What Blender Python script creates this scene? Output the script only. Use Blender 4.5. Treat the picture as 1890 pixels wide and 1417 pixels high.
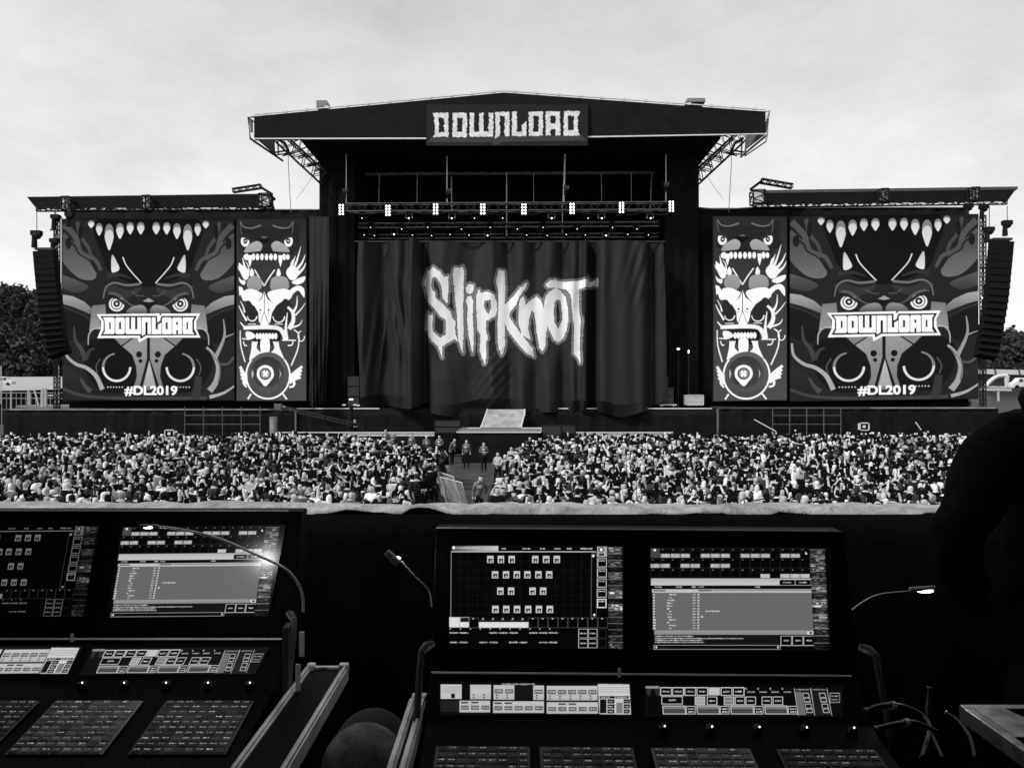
import bpy, bmesh, math, random
import numpy as np
from mathutils import Vector, Matrix
R = math.radians
rnd = random.Random(7)
nrs = np.random.RandomState(5)
for o in list(bpy.data.objects): bpy.data.objects.remove(o)
SC = bpy.context.scene
COL = SC.collection

# ------------------------------------------------------------------ camera, world, sun, exposure
EYE = 4.8                       # the photographer stands on the mixing tower's deck
FOC = 1470.0; U0 = 945.0; V0 = 720.0
cd = bpy.data.cameras.new("camera"); cam = bpy.data.objects.new("camera", cd); COL.objects.link(cam)
cam.location = (0, 0, EYE); cam.rotation_euler = (R(90), 0, 0)
cd.sensor_width = 36; cd.lens = FOC / 1890 * 36; cd.shift_y = (V0 - 708.5) / 1890
cd.clip_start = 0.05; cd.clip_end = 3000
SC.camera = cam
SUN_EL, SUN_ROT = R(45), R(232)
w = bpy.data.worlds.new("World"); SC.world = w; w.use_nodes = True
nt = w.node_tree; nt.nodes.clear()
def N(t, k, **kw):
    n = t.nodes.new(k)
    for a, b in kw.items():
        if a in n.inputs.keys(): n.inputs[a].default_value = b
        else: setattr(n, a, b)
    return n
out = N(nt, 'ShaderNodeOutputWorld'); bg = N(nt, 'ShaderNodeBackground', Strength=0.15)
sky = N(nt, 'ShaderNodeTexSky'); sky.sky_type = 'NISHITA'; sky.sun_disc = False
sky.sun_elevation = SUN_EL; sky.sun_rotation = SUN_ROT; sky.dust_density = 4.0; sky.air_density = 1.6
bw = N(nt, 'ShaderNodeRGBToBW')
# overcast: cloud layer evens out the clear sky
tc = N(nt, 'ShaderNodeTexCoord'); sep = N(nt, 'ShaderNodeSeparateXYZ')
mp = N(nt, 'ShaderNodeMapping'); mp.inputs['Scale'].default_value = (1.0, 1.0, 2.2)
nz = N(nt, 'ShaderNodeTexNoise', Scale=2.6, Detail=7.0, Roughness=0.55)
cr = N(nt, 'ShaderNodeMapRange'); cr.inputs['From Min'].default_value = .30; cr.inputs['From Max'].default_value = .62
cr.inputs['To Min'].default_value = 6.5; cr.inputs['To Max'].default_value = 9.2
el = N(nt, 'ShaderNodeMapRange'); el.inputs['From Min'].default_value = .0; el.inputs['From Max'].default_value = .62
el.inputs['To Min'].default_value = 1.03; el.inputs['To Max'].default_value = .40
mu = N(nt, 'ShaderNodeMath', operation='MULTIPLY')
mx = N(nt, 'ShaderNodeMix'); mx.data_type = 'FLOAT'; mx.inputs[0].default_value = 0.8
L = nt.links.new
L(sky.outputs[0], bw.inputs[0]); L(tc.outputs['Generated'], mp.inputs[0]); L(mp.outputs[0], nz.inputs['Vector'])
L(tc.outputs['Generated'], sep.inputs[0]); L(sep.outputs['Z'], el.inputs['Value'])
nz2 = N(nt, 'ShaderNodeTexNoise', Scale=11.0, Detail=9.0, Roughness=.75); av = N(nt, 'ShaderNodeMix'); av.data_type = 'FLOAT'; av.inputs[0].default_value = .38
L(mp.outputs[0], nz2.inputs['Vector']); L(nz.outputs['Fac'], av.inputs[2]); L(nz2.outputs['Fac'], av.inputs[3]); L(av.outputs[0], cr.inputs['Value']); L(cr.outputs[0], mu.inputs[0]); L(el.outputs[0], mu.inputs[1])
L(bw.outputs[0], mx.inputs[2]); L(mu.outputs[0], mx.inputs[3]); L(mx.outputs[0], bg.inputs['Color']); L(bg.outputs[0], out.inputs[0])
sl = bpy.data.lights.new("sun", 'SUN'); sl.energy = 2.7; sl.angle = R(9)
so = bpy.data.objects.new("sun", sl); COL.objects.link(so)
so.rotation_euler = Vector((math.sin(SUN_ROT) * math.cos(SUN_EL), math.cos(SUN_ROT) * math.cos(SUN_EL), math.sin(SUN_EL))).to_track_quat('Z', 'Y').to_euler()
so.location = (0, -20, 60)
SC.view_settings.view_transform = 'Standard'; SC.view_settings.look = 'None'
SC.view_settings.exposure = 0.0; SC.view_settings.gamma = 1.0
SC.render.engine = 'CYCLES'

# ------------------------------------------------------------------ helpers
def at(u, v, Y): return Vector(((u - U0) / FOC * Y, Y, EYE - (v - V0) / FOC * Y))
def px(n, Y): return n / FOC * Y
def lin(g):
    g = g / 255.0
    return g / 12.92 if g <= .04045 else ((g + .055) / 1.055) ** 2.4
MATS = {}
def mat(name, g, rough=.6, metal=0, var=.25, scale=6, bump=0, bscale=30, spec=.5, emit=0, sheen=0):
    if name in MATS: return MATS[name]
    m = bpy.data.materials.new(name); m.use_nodes = True; t = m.node_tree
    b = t.nodes['Principled BSDF']; b.inputs['Roughness'].default_value = rough; b.inputs['Metallic'].default_value = metal
    b.inputs['Specular IOR Level'].default_value = spec
    if sheen: b.inputs['Sheen Weight'].default_value = sheen
    c = N(t, 'ShaderNodeTexCoord'); n = N(t, 'ShaderNodeTexNoise', Scale=scale, Detail=6.0, Roughness=.65)
    r = N(t, 'ShaderNodeMapRange'); r.inputs['From Min'].default_value = .3; r.inputs['From Max'].default_value = .7
    r.inputs['To Min'].default_value = g * (1 - var); r.inputs['To Max'].default_value = g * (1 + var)
    t.links.new(c.outputs['Object'], n.inputs['Vector']); t.links.new(n.outputs['Fac'], r.inputs['Value']); t.links.new(r.outputs[0], b.inputs['Base Color'])
    if bump:
        n2 = N(t, 'ShaderNodeTexNoise', Scale=bscale, Detail=5.0); bp = N(t, 'ShaderNodeBump', Strength=bump, Distance=.02)
        t.links.new(c.outputs['Object'], n2.inputs['Vector']); t.links.new(n2.outputs['Fac'], bp.inputs['Height']); t.links.new(bp.outputs[0], b.inputs['Normal'])
    if emit:
        b.inputs['Emission Color'].default_value = (1, 1, 1, 1); b.inputs['Emission Strength'].default_value = emit
    MATS[name] = m; return m
def attr_mat(name, rough=.8, emit=0, base=1.0, spec=.3, noise=0, coat=0, bump=0, bscale=20):
    """reads the painted 'Col' attribute, as ink/cloth colour or as what a lit display shows"""
    if name in MATS: return MATS[name]
    m = bpy.data.materials.new(name); m.use_nodes = True; t = m.node_tree; b = t.nodes['Principled BSDF']
    a = N(t, 'ShaderNodeAttribute'); a.attribute_name = 'Col'
    src = a.outputs['Color']
    if noise:
        c = N(t, 'ShaderNodeTexCoord'); n = N(t, 'ShaderNodeTexNoise', Scale=noise, Detail=3.0)
        r = N(t, 'ShaderNodeMapRange'); r.inputs['To Min'].default_value = .55; r.inputs['To Max'].default_value = 1.45
        x = N(t, 'ShaderNodeVectorMath', operation='SCALE')
        t.links.new(c.outputs['Object'], n.inputs['Vector']); t.links.new(n.outputs['Fac'], r.inputs['Value'])
        t.links.new(src, x.inputs[0]); t.links.new(r.outputs[0], x.inputs['Scale']); src = x.outputs[0]
    b.inputs['Roughness'].default_value = rough; b.inputs['Specular IOR Level'].default_value = spec
    if coat: b.inputs['Coat Weight'].default_value = coat; b.inputs['Coat Roughness'].default_value = .16
    if emit:
        b.inputs['Base Color'].default_value = (.015, .015, .015, 1)
        b.inputs['Base Color'].default_value = (.004,.004,.004,1); t.links.new(src, b.inputs['Emission Color']); b.inputs['Emission Strength'].default_value = emit
    else: t.links.new(src, b.inputs['Base Color'])
    if bump:
        c = N(t, 'ShaderNodeTexCoord'); n2 = N(t, 'ShaderNodeTexNoise', Scale=bscale, Detail=5.0); bp = N(t, 'ShaderNodeBump', Strength=bump, Distance=.05)
        t.links.new(c.outputs['Object'], n2.inputs['Vector']); t.links.new(n2.outputs['Fac'], bp.inputs['Height']); t.links.new(bp.outputs[0], b.inputs['Normal'])
    MATS[name] = m; return m
M_BLACK = mat('black_drape', .008, .9, spec=.12, bump=.25, bscale=3, var=.45, scale=1.2)
M_DECK = mat('black_deck', .008, .7, spec=.15)
M_ROOF = mat('black_roof_skin', .010, .85, spec=.12, var=.3, scale=.8, bump=.1, bscale=4)
M_STEEL = mat('dark_steel', .035, .5, .5)
M_ALU = mat('aluminium', .75, .4, .35, var=.3, scale=12)
M_TRUSS = mat('truss_black', .012, .6, spec=.2)
M_WHITE = mat('white_paint', .75, .5, var=.12)
M_PALE = mat('pale_sheet', .6, .6, var=.2, bump=.2)
M_GREY = mat('grey_plastic_sheet', .22, .5, var=.3)
M_BOX = mat('black_cabinet', .008, .6, var=.3, spec=.15)
M_BULB = mat('lit_bulb', .8, emit=4)
M_SPARK = mat('small_lit_lens', .8, emit=3)

class MB:
    def __init__(s): s.v = []; s.f = []
    def add(s, vs, fs):
        b = len(s.v); s.v += [tuple(x) for x in vs]; s.f += [tuple(b + i for i in f) for f in fs]; return s
    def box(s, a, b, M=None):
        x0, y0, z0 = a; x1, y1, z1 = b
        vs = [Vector(p) for p in ((x0,y0,z0),(x1,y0,z0),(x1,y1,z0),(x0,y1,z0),(x0,y0,z1),(x1,y0,z1),(x1,y1,z1),(x0,y1,z1))]
        if M: vs = [M @ p for p in vs]
        return s.add(vs, [(0,3,2,1),(4,5,6,7),(0,1,5,4),(1,2,6,5),(2,3,7,6),(3,0,4,7)])
    def cbox(s, c, d, M=None): return s.box([c[i]-d[i]/2 for i in range(3)], [c[i]+d[i]/2 for i in range(3)], M)
    def tube(s, p, q, r, n=5, r2=None):
        p = Vector(p); q = Vector(q); d = q - p
        if d.length < 1e-6: return s
        k = d.to_track_quat('Z', 'Y').to_matrix(); r2 = r if r2 is None else r2
        ring = [k @ Vector((math.cos(2*math.pi*i/n), math.sin(2*math.pi*i/n), 0)) for i in range(n)]
        vs = [p + a*r for a in ring] + [q + a*r2 for a in ring]
        return s.add(vs, [(i, (i+1)%n, n+(i+1)%n, n+i) for i in range(n)] + [tuple(range(n-1,-1,-1)), tuple(range(n, 2*n))])
    def path(s, pts, r, n=6, r2=None):
        pts = [Vector(p) for p in pts]; m = len(pts); b = len(s.v)
        for i, p in enumerate(pts):
            d = (pts[min(i+1,m-1)] - pts[max(i-1,0)]).normalized(); k = d.to_track_quat('Z','Y').to_matrix()
            rr = r if r2 is None else r + (r2-r)*i/(m-1)
            s.v += [tuple(p + k @ Vector((math.cos(2*math.pi*j/n)*rr, math.sin(2*math.pi*j/n)*rr, 0))) for j in range(n)]
        for i in range(m-1):
            for j in range(n): s.f.append((b+i*n+j, b+i*n+(j+1)%n, b+(i+1)*n+(j+1)%n, b+(i+1)*n+j))
        s.f += [tuple(b+j for j in range(n-1,-1,-1)), tuple(b+(m-1)*n+j for j in range(n))]; return s
    def prism(s, poly, y0, y1):
        """poly of (x,z) extruded from y0 to y1"""
        n = len(poly); vs = [(x,y0,z) for x,z in poly] + [(x,y1,z) for x,z in poly]
        return s.add(vs, [(i,(i+1)%n,n+(i+1)%n,n+i) for i in range(n)] + [tuple(range(n-1,-1,-1)), tuple(range(n,2*n))])
    def ball(s, c, r, n=10, m=6, sc=(1,1,1)):
        b = len(s.v); c = Vector(c)
        for i in range(m+1):
            th = math.pi*i/m
            for j in range(n):
                ph = 2*math.pi*j/n
                s.v.append(tuple(c + Vector((math.sin(th)*math.cos(ph)*sc[0], math.sin(th)*math.sin(ph)*sc[1], math.cos(th)*sc[2]))*r))
        for i in range(m):
            for j in range(n): s.f.append((b+i*n+j, b+(i+1)*n+j, b+(i+1)*n+(j+1)%n, b+i*n+(j+1)%n))
        return s
    def build(s, name, m, parent=None, smooth=False, org=None, bevel=0):
        me = bpy.data.meshes.new(name)
        vs = s.v
        o = Vector(org) if org is not None else Vector((0,0,0))
        if org is not None: vs = [(x-o.x, y-o.y, z-o.z) for x,y,z in vs]
        me.from_pydata(vs, [], s.f); me.materials.append(m)
        bm = bmesh.new(); bm.from_mesh(me); bmesh.ops.recalc_face_normals(bm, faces=bm.faces); bm.to_mesh(me); bm.free()
        if smooth: me.polygons.foreach_set('use_smooth', [True]*len(me.polygons))
        ob = bpy.data.objects.new(name, me); COL.objects.link(ob); ob.location = o
        if parent is not None:
            ob.parent = parent; ob.matrix_parent_inverse = Matrix.Identity(4)
            ob.location = o - world_loc(parent)
        if bevel:
            md = ob.modifiers.new('bevel', 'BEVEL'); md.width = bevel; md.segments = 2; md.limit_method = 'ANGLE'
        return ob
def world_loc(o):
    l = Vector(o.location)
    while o.parent: o = o.parent; l += Vector(o.location)
    return l
def tag(o, label=None, cat=None, group=None, kind=None):
    if label: o['label'] = label
    if cat: o['category'] = cat
    if group: o['group'] = group
    if kind: o['kind'] = kind
    return o
def thing(name, label, cat, loc=(0,0,0), group=None):
    o = bpy.data.objects.new(name, None); COL.objects.link(o); o.location = loc; o.empty_display_size = .2
    return tag(o, label, cat, group)
def copy_tree(o, parent=None):
    c = o.copy(); COL.objects.link(c)
    if parent: c.parent = parent
    for ch in [k for k in o.children]: copy_tree(ch, c)
    return c
def truss(mb, p, q, s=.5, r=.03, dr=.018, n=None, sides=4):
    p = Vector(p); q = Vector(q); d = (q-p); L_ = d.length; d.normalize()
    up = Vector((0,0,1)) if abs(d.z) < .9 else Vector((0,1,0))
    a = d.cross(up).normalized()*s/2; b = d.cross(a).normalized()*s/2
    cs = [a+b, a-b, -a-b, -a+b]
    for c in cs: mb.tube(p+c, q+c, r, 5)
    n = n or max(2, int(L_/s))
    for i in range(n):
        for k in range(4):
            c0, c1 = cs[k], cs[(k+1)%4]
            if i % 2: c0, c1 = c1, c0
            mb.tube(p+d*L_*i/n+c0, p+d*L_*(i+1)/n+c1, dr, 4)
            if i == 0: mb.tube(p+c0, p+c1, dr, 4); mb.tube(q+c0, q+c1, dr, 4)
    return mb

# ------------------------------------------------------------------ painting of prints and displays (grey levels on a fine grid)
def smooth(pts, n=6, closed=False):
    P = [Vector((p[0], p[1])) for p in pts]; m = len(P); o = []
    rng = range(m) if closed else range(m-1)
    for i in rng:
        if closed: p0,p1,p2,p3 = P[(i-1)%m],P[i],P[(i+1)%m],P[(i+2)%m]
        else: p0,p1,p2,p3 = P[max(i-1,0)],P[i],P[i+1],P[min(i+2,m-1)]
        for k in range(n):
            t = k/n
            o.append(.5*((2*p1)+(p2-p0)*t+(2*p0-5*p1+4*p2-p3)*t*t+(3*p1-p0-3*p2+p3)*t**3))
    if not closed: o.append(P[-1])
    return [(q.x, q.y) for q in o]
def ell(cx, cy, rx, ry, n=32, a0=0): return [(cx+rx*math.cos(2*math.pi*i/n+a0), cy+ry*math.sin(2*math.pi*i/n+a0)) for i in range(n)]
def rect(x0, y0, x1, y1): return [(x0,y0),(x1,y0),(x1,y1),(x0,y1)]
class Paint:
    """design units x0..x1, y0..y1 (y down); W by H cells; 2x supersampled"""
    def __init__(s, x0, y0, x1, y1, W, bgv=30):
        s.x0, s.y0, s.sx = x0, y0, (W*2)/(x1-x0); s.W = W; s.H = int(round(W*(y1-y0)/(x1-x0)))
        s.a = np.full((s.H*2, W*2), lin(bgv), dtype=np.float32)
    def mask(s, loops):
        H, W = s.a.shape
        ps = [[((x-s.x0)*s.sx, (y-s.y0)*s.sx) for x,y in l] for l in loops]
        xs = [p[0] for l in ps for p in l]; ys = [p[1] for l in ps for p in l]
        i0, i1 = max(0,int(min(ys))-1), min(H,int(max(ys))+2); j0, j1 = max(0,int(min(xs))-1), min(W,int(max(xs))+2)
        if i1 <= i0 or j1 <= j0: return None
        Yc = np.arange(i0,i1)+.5; Xc = np.arange(j0,j1)+.5; m = np.zeros((i1-i0, j1-j0), bool)
        for l in ps:
            n = len(l)
            for k in range(n):
                (xa,ya),(xb,yb) = l[k], l[(k+1)%n]
                if ya == yb: continue
                c = (ya <= Yc) != (yb <= Yc)
                if not c.any(): continue
                idx = np.nonzero(c)[0]; xi = xa + (Yc[idx]-ya)*(xb-xa)/(yb-ya)
                m[idx] ^= (Xc[None,:] > xi[:,None])
        return m, i0, i1, j0, j1
    def fill(s, loops, g, g2=None, alpha=1, horiz=False):
        if not isinstance(loops[0][0], (tuple, list)): loops = [loops]
        r = s.mask(loops)
        if r is None: return s
        m, i0, i1, j0, j1 = r
        if g2 is None: val = np.full(m.shape, lin(g), np.float32)
        else:
            t = np.linspace(0,1,m.shape[1])[None,:] if horiz else np.linspace(0,1,m.shape[0])[:,None]
            val = (lin(g)+(lin(g2)-lin(g))*t)*np.ones(m.shape)
        sub = s.a[i0:i1, j0:j1]; sub[m] = (sub*(1-alpha)+val*alpha)[m]; return s
    def stroke(s, pts, w0, g, w1=None, sm=True, g2=None, alpha=1):
        P = smooth(pts) if sm and len(pts) > 2 else list(pts); w1 = w0 if w1 is None else w1; n = len(P); A = []; B = []
        for i, (x, y) in enumerate(P):
            xa, ya = P[max(i-1,0)]; xb, yb = P[min(i+1,n-1)]; d = math.hypot(xb-xa, yb-ya) or 1
            nx, ny = -(yb-ya)/d, (xb-xa)/d; h = (w0+(w1-w0)*i/(n-1))/2
            A.append((x+nx*h, y+ny*h)); B.append((x-nx*h, y-ny*h))
        if w0 > 3 and w1 > 3 and 0: pass
        return s.fill([A+B[::-1]], g, g2, alpha)
    def get(s):
        a = s.a; return a.reshape(s.H, 2, s.W, 2).mean((1,3))
def grid_mesh(name, img, fn, m, parent=None, org=None, attr_extra=None):
    """img HxW, fn(U,V arrays 0..1)->X,Y,Z arrays"""
    H, W = img.shape
    U, V = np.meshgrid(np.linspace(0,1,W), np.linspace(0,1,H))
    X, Y, Z = fn(U, V); org = Vector(org) if org is not None else Vector((0,0,0))
    co = np.stack([X-org.x, Y-org.y, Z-org.z], -1).reshape(-1,3).astype(np.float32)
    i = np.arange(H*W).reshape(H,W)
    f = np.stack([i[:-1,:-1], i[1:,:-1], i[1:,1:], i[:-1,1:]], -1).reshape(-1,4).astype(np.int32)
    me = bpy.data.meshes.new(name); nf = len(f)
    me.vertices.add(H*W); me.vertices.foreach_set('co', co.ravel())
    me.loops.add(nf*4); me.loops.foreach_set('vertex_index', f.ravel())
    me.polygons.add(nf); me.polygons.foreach_set('loop_start', np.arange(0, nf*4, 4, dtype=np.int32)); me.polygons.foreach_set('loop_total', np.full(nf, 4, dtype=np.int32))
    me.update(calc_edges=True); me.validate()
    a = me.color_attributes.new('Col', 'FLOAT_COLOR', 'POINT')
    c = np.repeat(img.reshape(-1,1), 4, 1).astype(np.float32); c[:,3] = 1; a.data.foreach_set('color', c.ravel())
    me.materials.append(m); me.polygons.foreach_set('use_smooth', np.ones(nf, bool))
    ob = bpy.data.objects.new(name, me); COL.objects.link(ob); ob.location = org
    if parent is not None: ob.parent = parent; ob.location = org - world_loc(parent)
    return ob

# ================================================================== SETTING: ground, hills, woods
gb = MB(); gb.add([(-1500,-300,0),(1500,-300,0),(1500,1600,0),(-1500,1600,0)], [(0,1,2,3)])
tag(gb.build('ground', mat('trodden_field', .045, .95, var=.5, scale=.6, bump=.5, bscale=8)), kind='structure')
def hill(name, xs, Y0, Y1, zf):
    mb = MB(); n = len(xs); ys = [Y0 + (Y1-Y0)*k/10 for k in range(11)]
    for k, y in enumerate(ys):
        for x in xs: mb.v.append((x, y, zf(x) * math.sin(min(1, k/8)*math.pi/2) - .2*(k == 0)))
    for k in range(10):
        for i in range(n-1): mb.f.append((k*n+i, k*n+i+1, (k+1)*n+i+1, (k+1)*n+i))
    return tag(mb.build(name, mat('hill_earth', .012, .95, spec=.1), smooth=True), kind='structure')
def zl(x): return 38 + 3*math.sin(x*.02) - max(0, (x+210)*.07)
def zr(x): return 23 + 2*math.sin(x*.03)
hill('hill', [-420+k*12 for k in range(31)], 230, 330, zl)
hill('hill', [60+k*12 for k in range(31)], 230, 330, zr)
def leafmat(name, g):
    return mat(name, g, .8, var=.5, scale=.25)
M_LEAF = leafmat('dark_foliage', .022); M_LEAF2 = leafmat('mid_foliage', .05)
def wood(name, spots, label, group=None):
    """spots: (x,y,z,h) of single trees; crown = many small leaf-clump faces"""
    n_per = 170; allv = []; 
    for (x, y, z, h) in spots:
        r = h*rnd.choice((.22,.33,.36,.4))
        d = nrs.normal(size=(n_per, 3)); d /= np.linalg.norm(d, axis=1)[:,None]
        rad = nrs.uniform(.55, 1.0, n_per)**.6
        lob = 1 + .25*np.sin(d[:,0]*5+x)+.2*np.sin(d[:,2]*6+y)
        c = d*rad[:,None]*lob[:,None]*np.array([r, r, h*.42]) + np.array([x, y, z+h*.6])
        s = h*.06
        t1 = nrs.normal(size=(n_per,3)); t1 /= np.linalg.norm(t1,axis=1)[:,None]; t2 = np.cross(t1, nrs.normal(size=(n_per,3))); t2 /= np.linalg.norm(t2,axis=1)[:,None]
        k = nrs.uniform(.6,1.5,n_per)[:,None]*s
        allv.append(np.stack([c-t1*k-t2*k*.6, c+t1*k-t2*k*.6, c+t1*k*.7+t2*k, c-t1*k*.7+t2*k], 1).reshape(-1,3))
    V = np.concatenate(allv); nf = len(V)//4
    me = bpy.data.meshes.new(name); me.vertices.add(len(V)); me.vertices.foreach_set('co', V.astype(np.float32).ravel())
    me.loops.add(nf*4); me.loops.foreach_set('vertex_index', np.arange(nf*4, dtype=np.int32)); me.polygons.add(nf)
    me.polygons.foreach_set('loop_start', np.arange(0,nf*4,4,dtype=np.int32)); me.polygons.foreach_set('loop_total', np.full(nf,4,dtype=np.int32))
    me.materials.append(M_LEAF); me.materials.append(M_LEAF2); me.polygons.foreach_set('material_index', (nrs.uniform(size=nf)<.35).astype(np.int32)); me.update(calc_edges=True)
    o = bpy.data.objects.new(name, me); COL.objects.link(o); return tag(o, label, 'woodland', kind='stuff')
sp = []
for k in range(1000):
    Y = rnd.uniform(230, 335); x = rnd.uniform(-300, -110) * Y/300
    fr = min(1, (Y-230)/80); sp.append((x, Y, zl(x)*math.sin(fr*math.pi/2)-1, rnd.choice((rnd.uniform(4,7),rnd.uniform(5,9.5)))))
wood('woodland', sp, 'dense dark wood covering the hillside behind the left speaker hang')
sp = []
for k in range(700):
    Y = rnd.uniform(230, 335); x = rnd.uniform(120, 300) * Y/300
    fr = min(1, (Y-230)/80); sp.append((x, Y, zr(x)*math.sin(fr*math.pi/2)-1, rnd.uniform(4.5, 8)))
wood('woodland', sp, 'dense dark wood on the lower hillside behind the right speaker hang')

# ================================================================== STAGE
SY = 60.0
def X(u, Y=SY): return (u-U0)/FOC*Y
def Z(v, Y=SY): return EYE-(v-V0)/FOC*Y
DZ = Z(753, SY)                     # deck level
stage = thing('festival_stage', 'huge black covered main stage with shallow gabled roof between the two side screens', 'stage', (0, SY, 0))
mb = MB(); mb.box((X(548), SY, DZ-.25), (X(1322), SY+16, DZ)); mb.build('stage_deck', M_DECK, stage)
mb = MB(); mb.box((X(548), SY-.03, DZ-.07), (X(700), SY, DZ+.01)); mb.build('deck_edge_trim', M_WHITE, stage)
mb = MB(); mb.box((X(1000), SY-.03, DZ-.07), (X(1314), SY, DZ+.01)); mb.build('deck_edge_trim', M_WHITE, stage)
def pleats(x0, x1, z0, z1, y, amp, per, name, m, parent, seed=1, dx=.12, nz_=8):
    r = random.Random(seed); n = max(3, int((x1-x0)/dx)); mb = MB(); ph = [r.uniform(0, 6) for _ in range(6)]
    for k in range(nz_+1):
        z = z0+(z1-z0)*k/nz_
        for i in range(n+1):
            x = x0+(x1-x0)*i/n
            a = amp*(math.sin(x*6.28/per+ph[0]+.5*math.sin(x*.8+ph[1]))+.5*math.sin(x*6.28/per*2.3+ph[2]+k*.08))*(.6+.4*math.sin(x*.5+ph[3]))
            mb.v.append((x, y+a, z))
    for k in range(nz_):
        for i in range(n): mb.f.append((k*(n+1)+i, k*(n+1)+i+1, (k+1)*(n+1)+i+1, (k+1)*(n+1)+i))
    o = mb.build(name, m, parent, smooth=True)
    md = o.modifiers.new('s', 'SOLIDIFY'); md.thickness = .02; return o
pleats(X(548), X(1322), 0, DZ-.25, SY-.1, .05, 1.3, 'front_skirt', M_BLACK, stage, 3)
for (a, b) in ((590, 655), (1226, 1290)):
    c = MB(); c.box((X(a,SY+1.8)+.2, SY+1.9, DZ), (X(b,SY+1.8)-.2, SY+14, Z(262,SY+1.8))); c.build('leg_tower', M_BLACK, stage)
    pleats(X(a,SY+1.6), X(b,SY+1.6), DZ, Z(262, SY+1.6), SY+1.6, .09, .9, 'tower_drape', M_BLACK, stage, a)
mb = MB(); mb.box((X(600), SY+13, DZ), (X(1280), SY+13.3, Z(250))); mb.build('back_drape', M_BLACK, stage)
RY = SY-3
rf = [(X(469,RY), Z(215,RY)), (X(930,RY), Z(171,RY)), (X(1413,RY), Z(206,RY)), (X(1413,RY), Z(247,RY)), (X(469,RY), Z(257,RY))]
mb = MB(); mb.prism(rf, RY, RY+.35); fas = mb.build('roof_fascia', M_ROOF, stage)
mb = MB(); mb.prism([(rf[0][0]+.1, rf[0][1]-.1), (rf[1][0], rf[1][1]-.1), (rf[2][0]-.1, rf[2][1]-.1), (rf[2][0]-.1, rf[2][1]-.6), (rf[1][0], rf[1][1]-.6), (rf[0][0]+.1, rf[0][1]-.6)], RY+.36, RY+1.2)
xa, xb = X(545,RY), X(1338,RY); mb.prism([(xa,rf[0][1]+.2),(rf[1][0],rf[1][1]-.15),(xb,rf[2][1]+.3),(xb,rf[3][1]+.02),(xa,rf[4][1]+.35)], RY+1.21, RY+19); mb.build('roof', M_ROOF, stage)
mb = MB()
mb.add([(X(600,RY), RY-.05, Z(257.8,RY)), (X(792,RY), RY-.05, Z(257.6,RY)), (X(792,RY), RY-.05, Z(255,RY)), (X(470,RY), RY-.05, Z(255.6,RY)), (X(470,RY), RY-.05, Z(257.8,RY))], [(0,1,2,3,4)])
o = mb.build('fascia_bottom_strip', M_WHITE, fas); md = o.modifiers.new('s','SOLIDIFY'); md.thickness = .05; mb = MB()
mb.add([(X(1080,RY), RY-.05, Z(254.5,RY)), (X(1413,RY), RY-.05, Z(248.5,RY)), (X(1413,RY), RY-.05, Z(246.5,RY)), (X(1080,RY), RY-.05, Z(252,RY))], [(0,1,2,3)])
o = mb.build('fascia_bottom_strip', M_WHITE, fas); md = o.modifiers.new('s','SOLIDIFY'); md.thickness = .05
mb = MB()
for a, b in ((0,1),(1,2)):
    p = Vector((rf[a][0], RY-.02, rf[a][1]+.12)); q = Vector((rf[b][0], RY-.02, rf[b][1]+.12)); mb.tube(p, q, .05)
    for k in range(12):
        c = p.lerp(q, (k+.5)/12); mb.cbox((c.x, c.y, c.z+.02), (.25,.15,.16))
mb.build('roof_edge_rail', M_ALU, stage)
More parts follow.
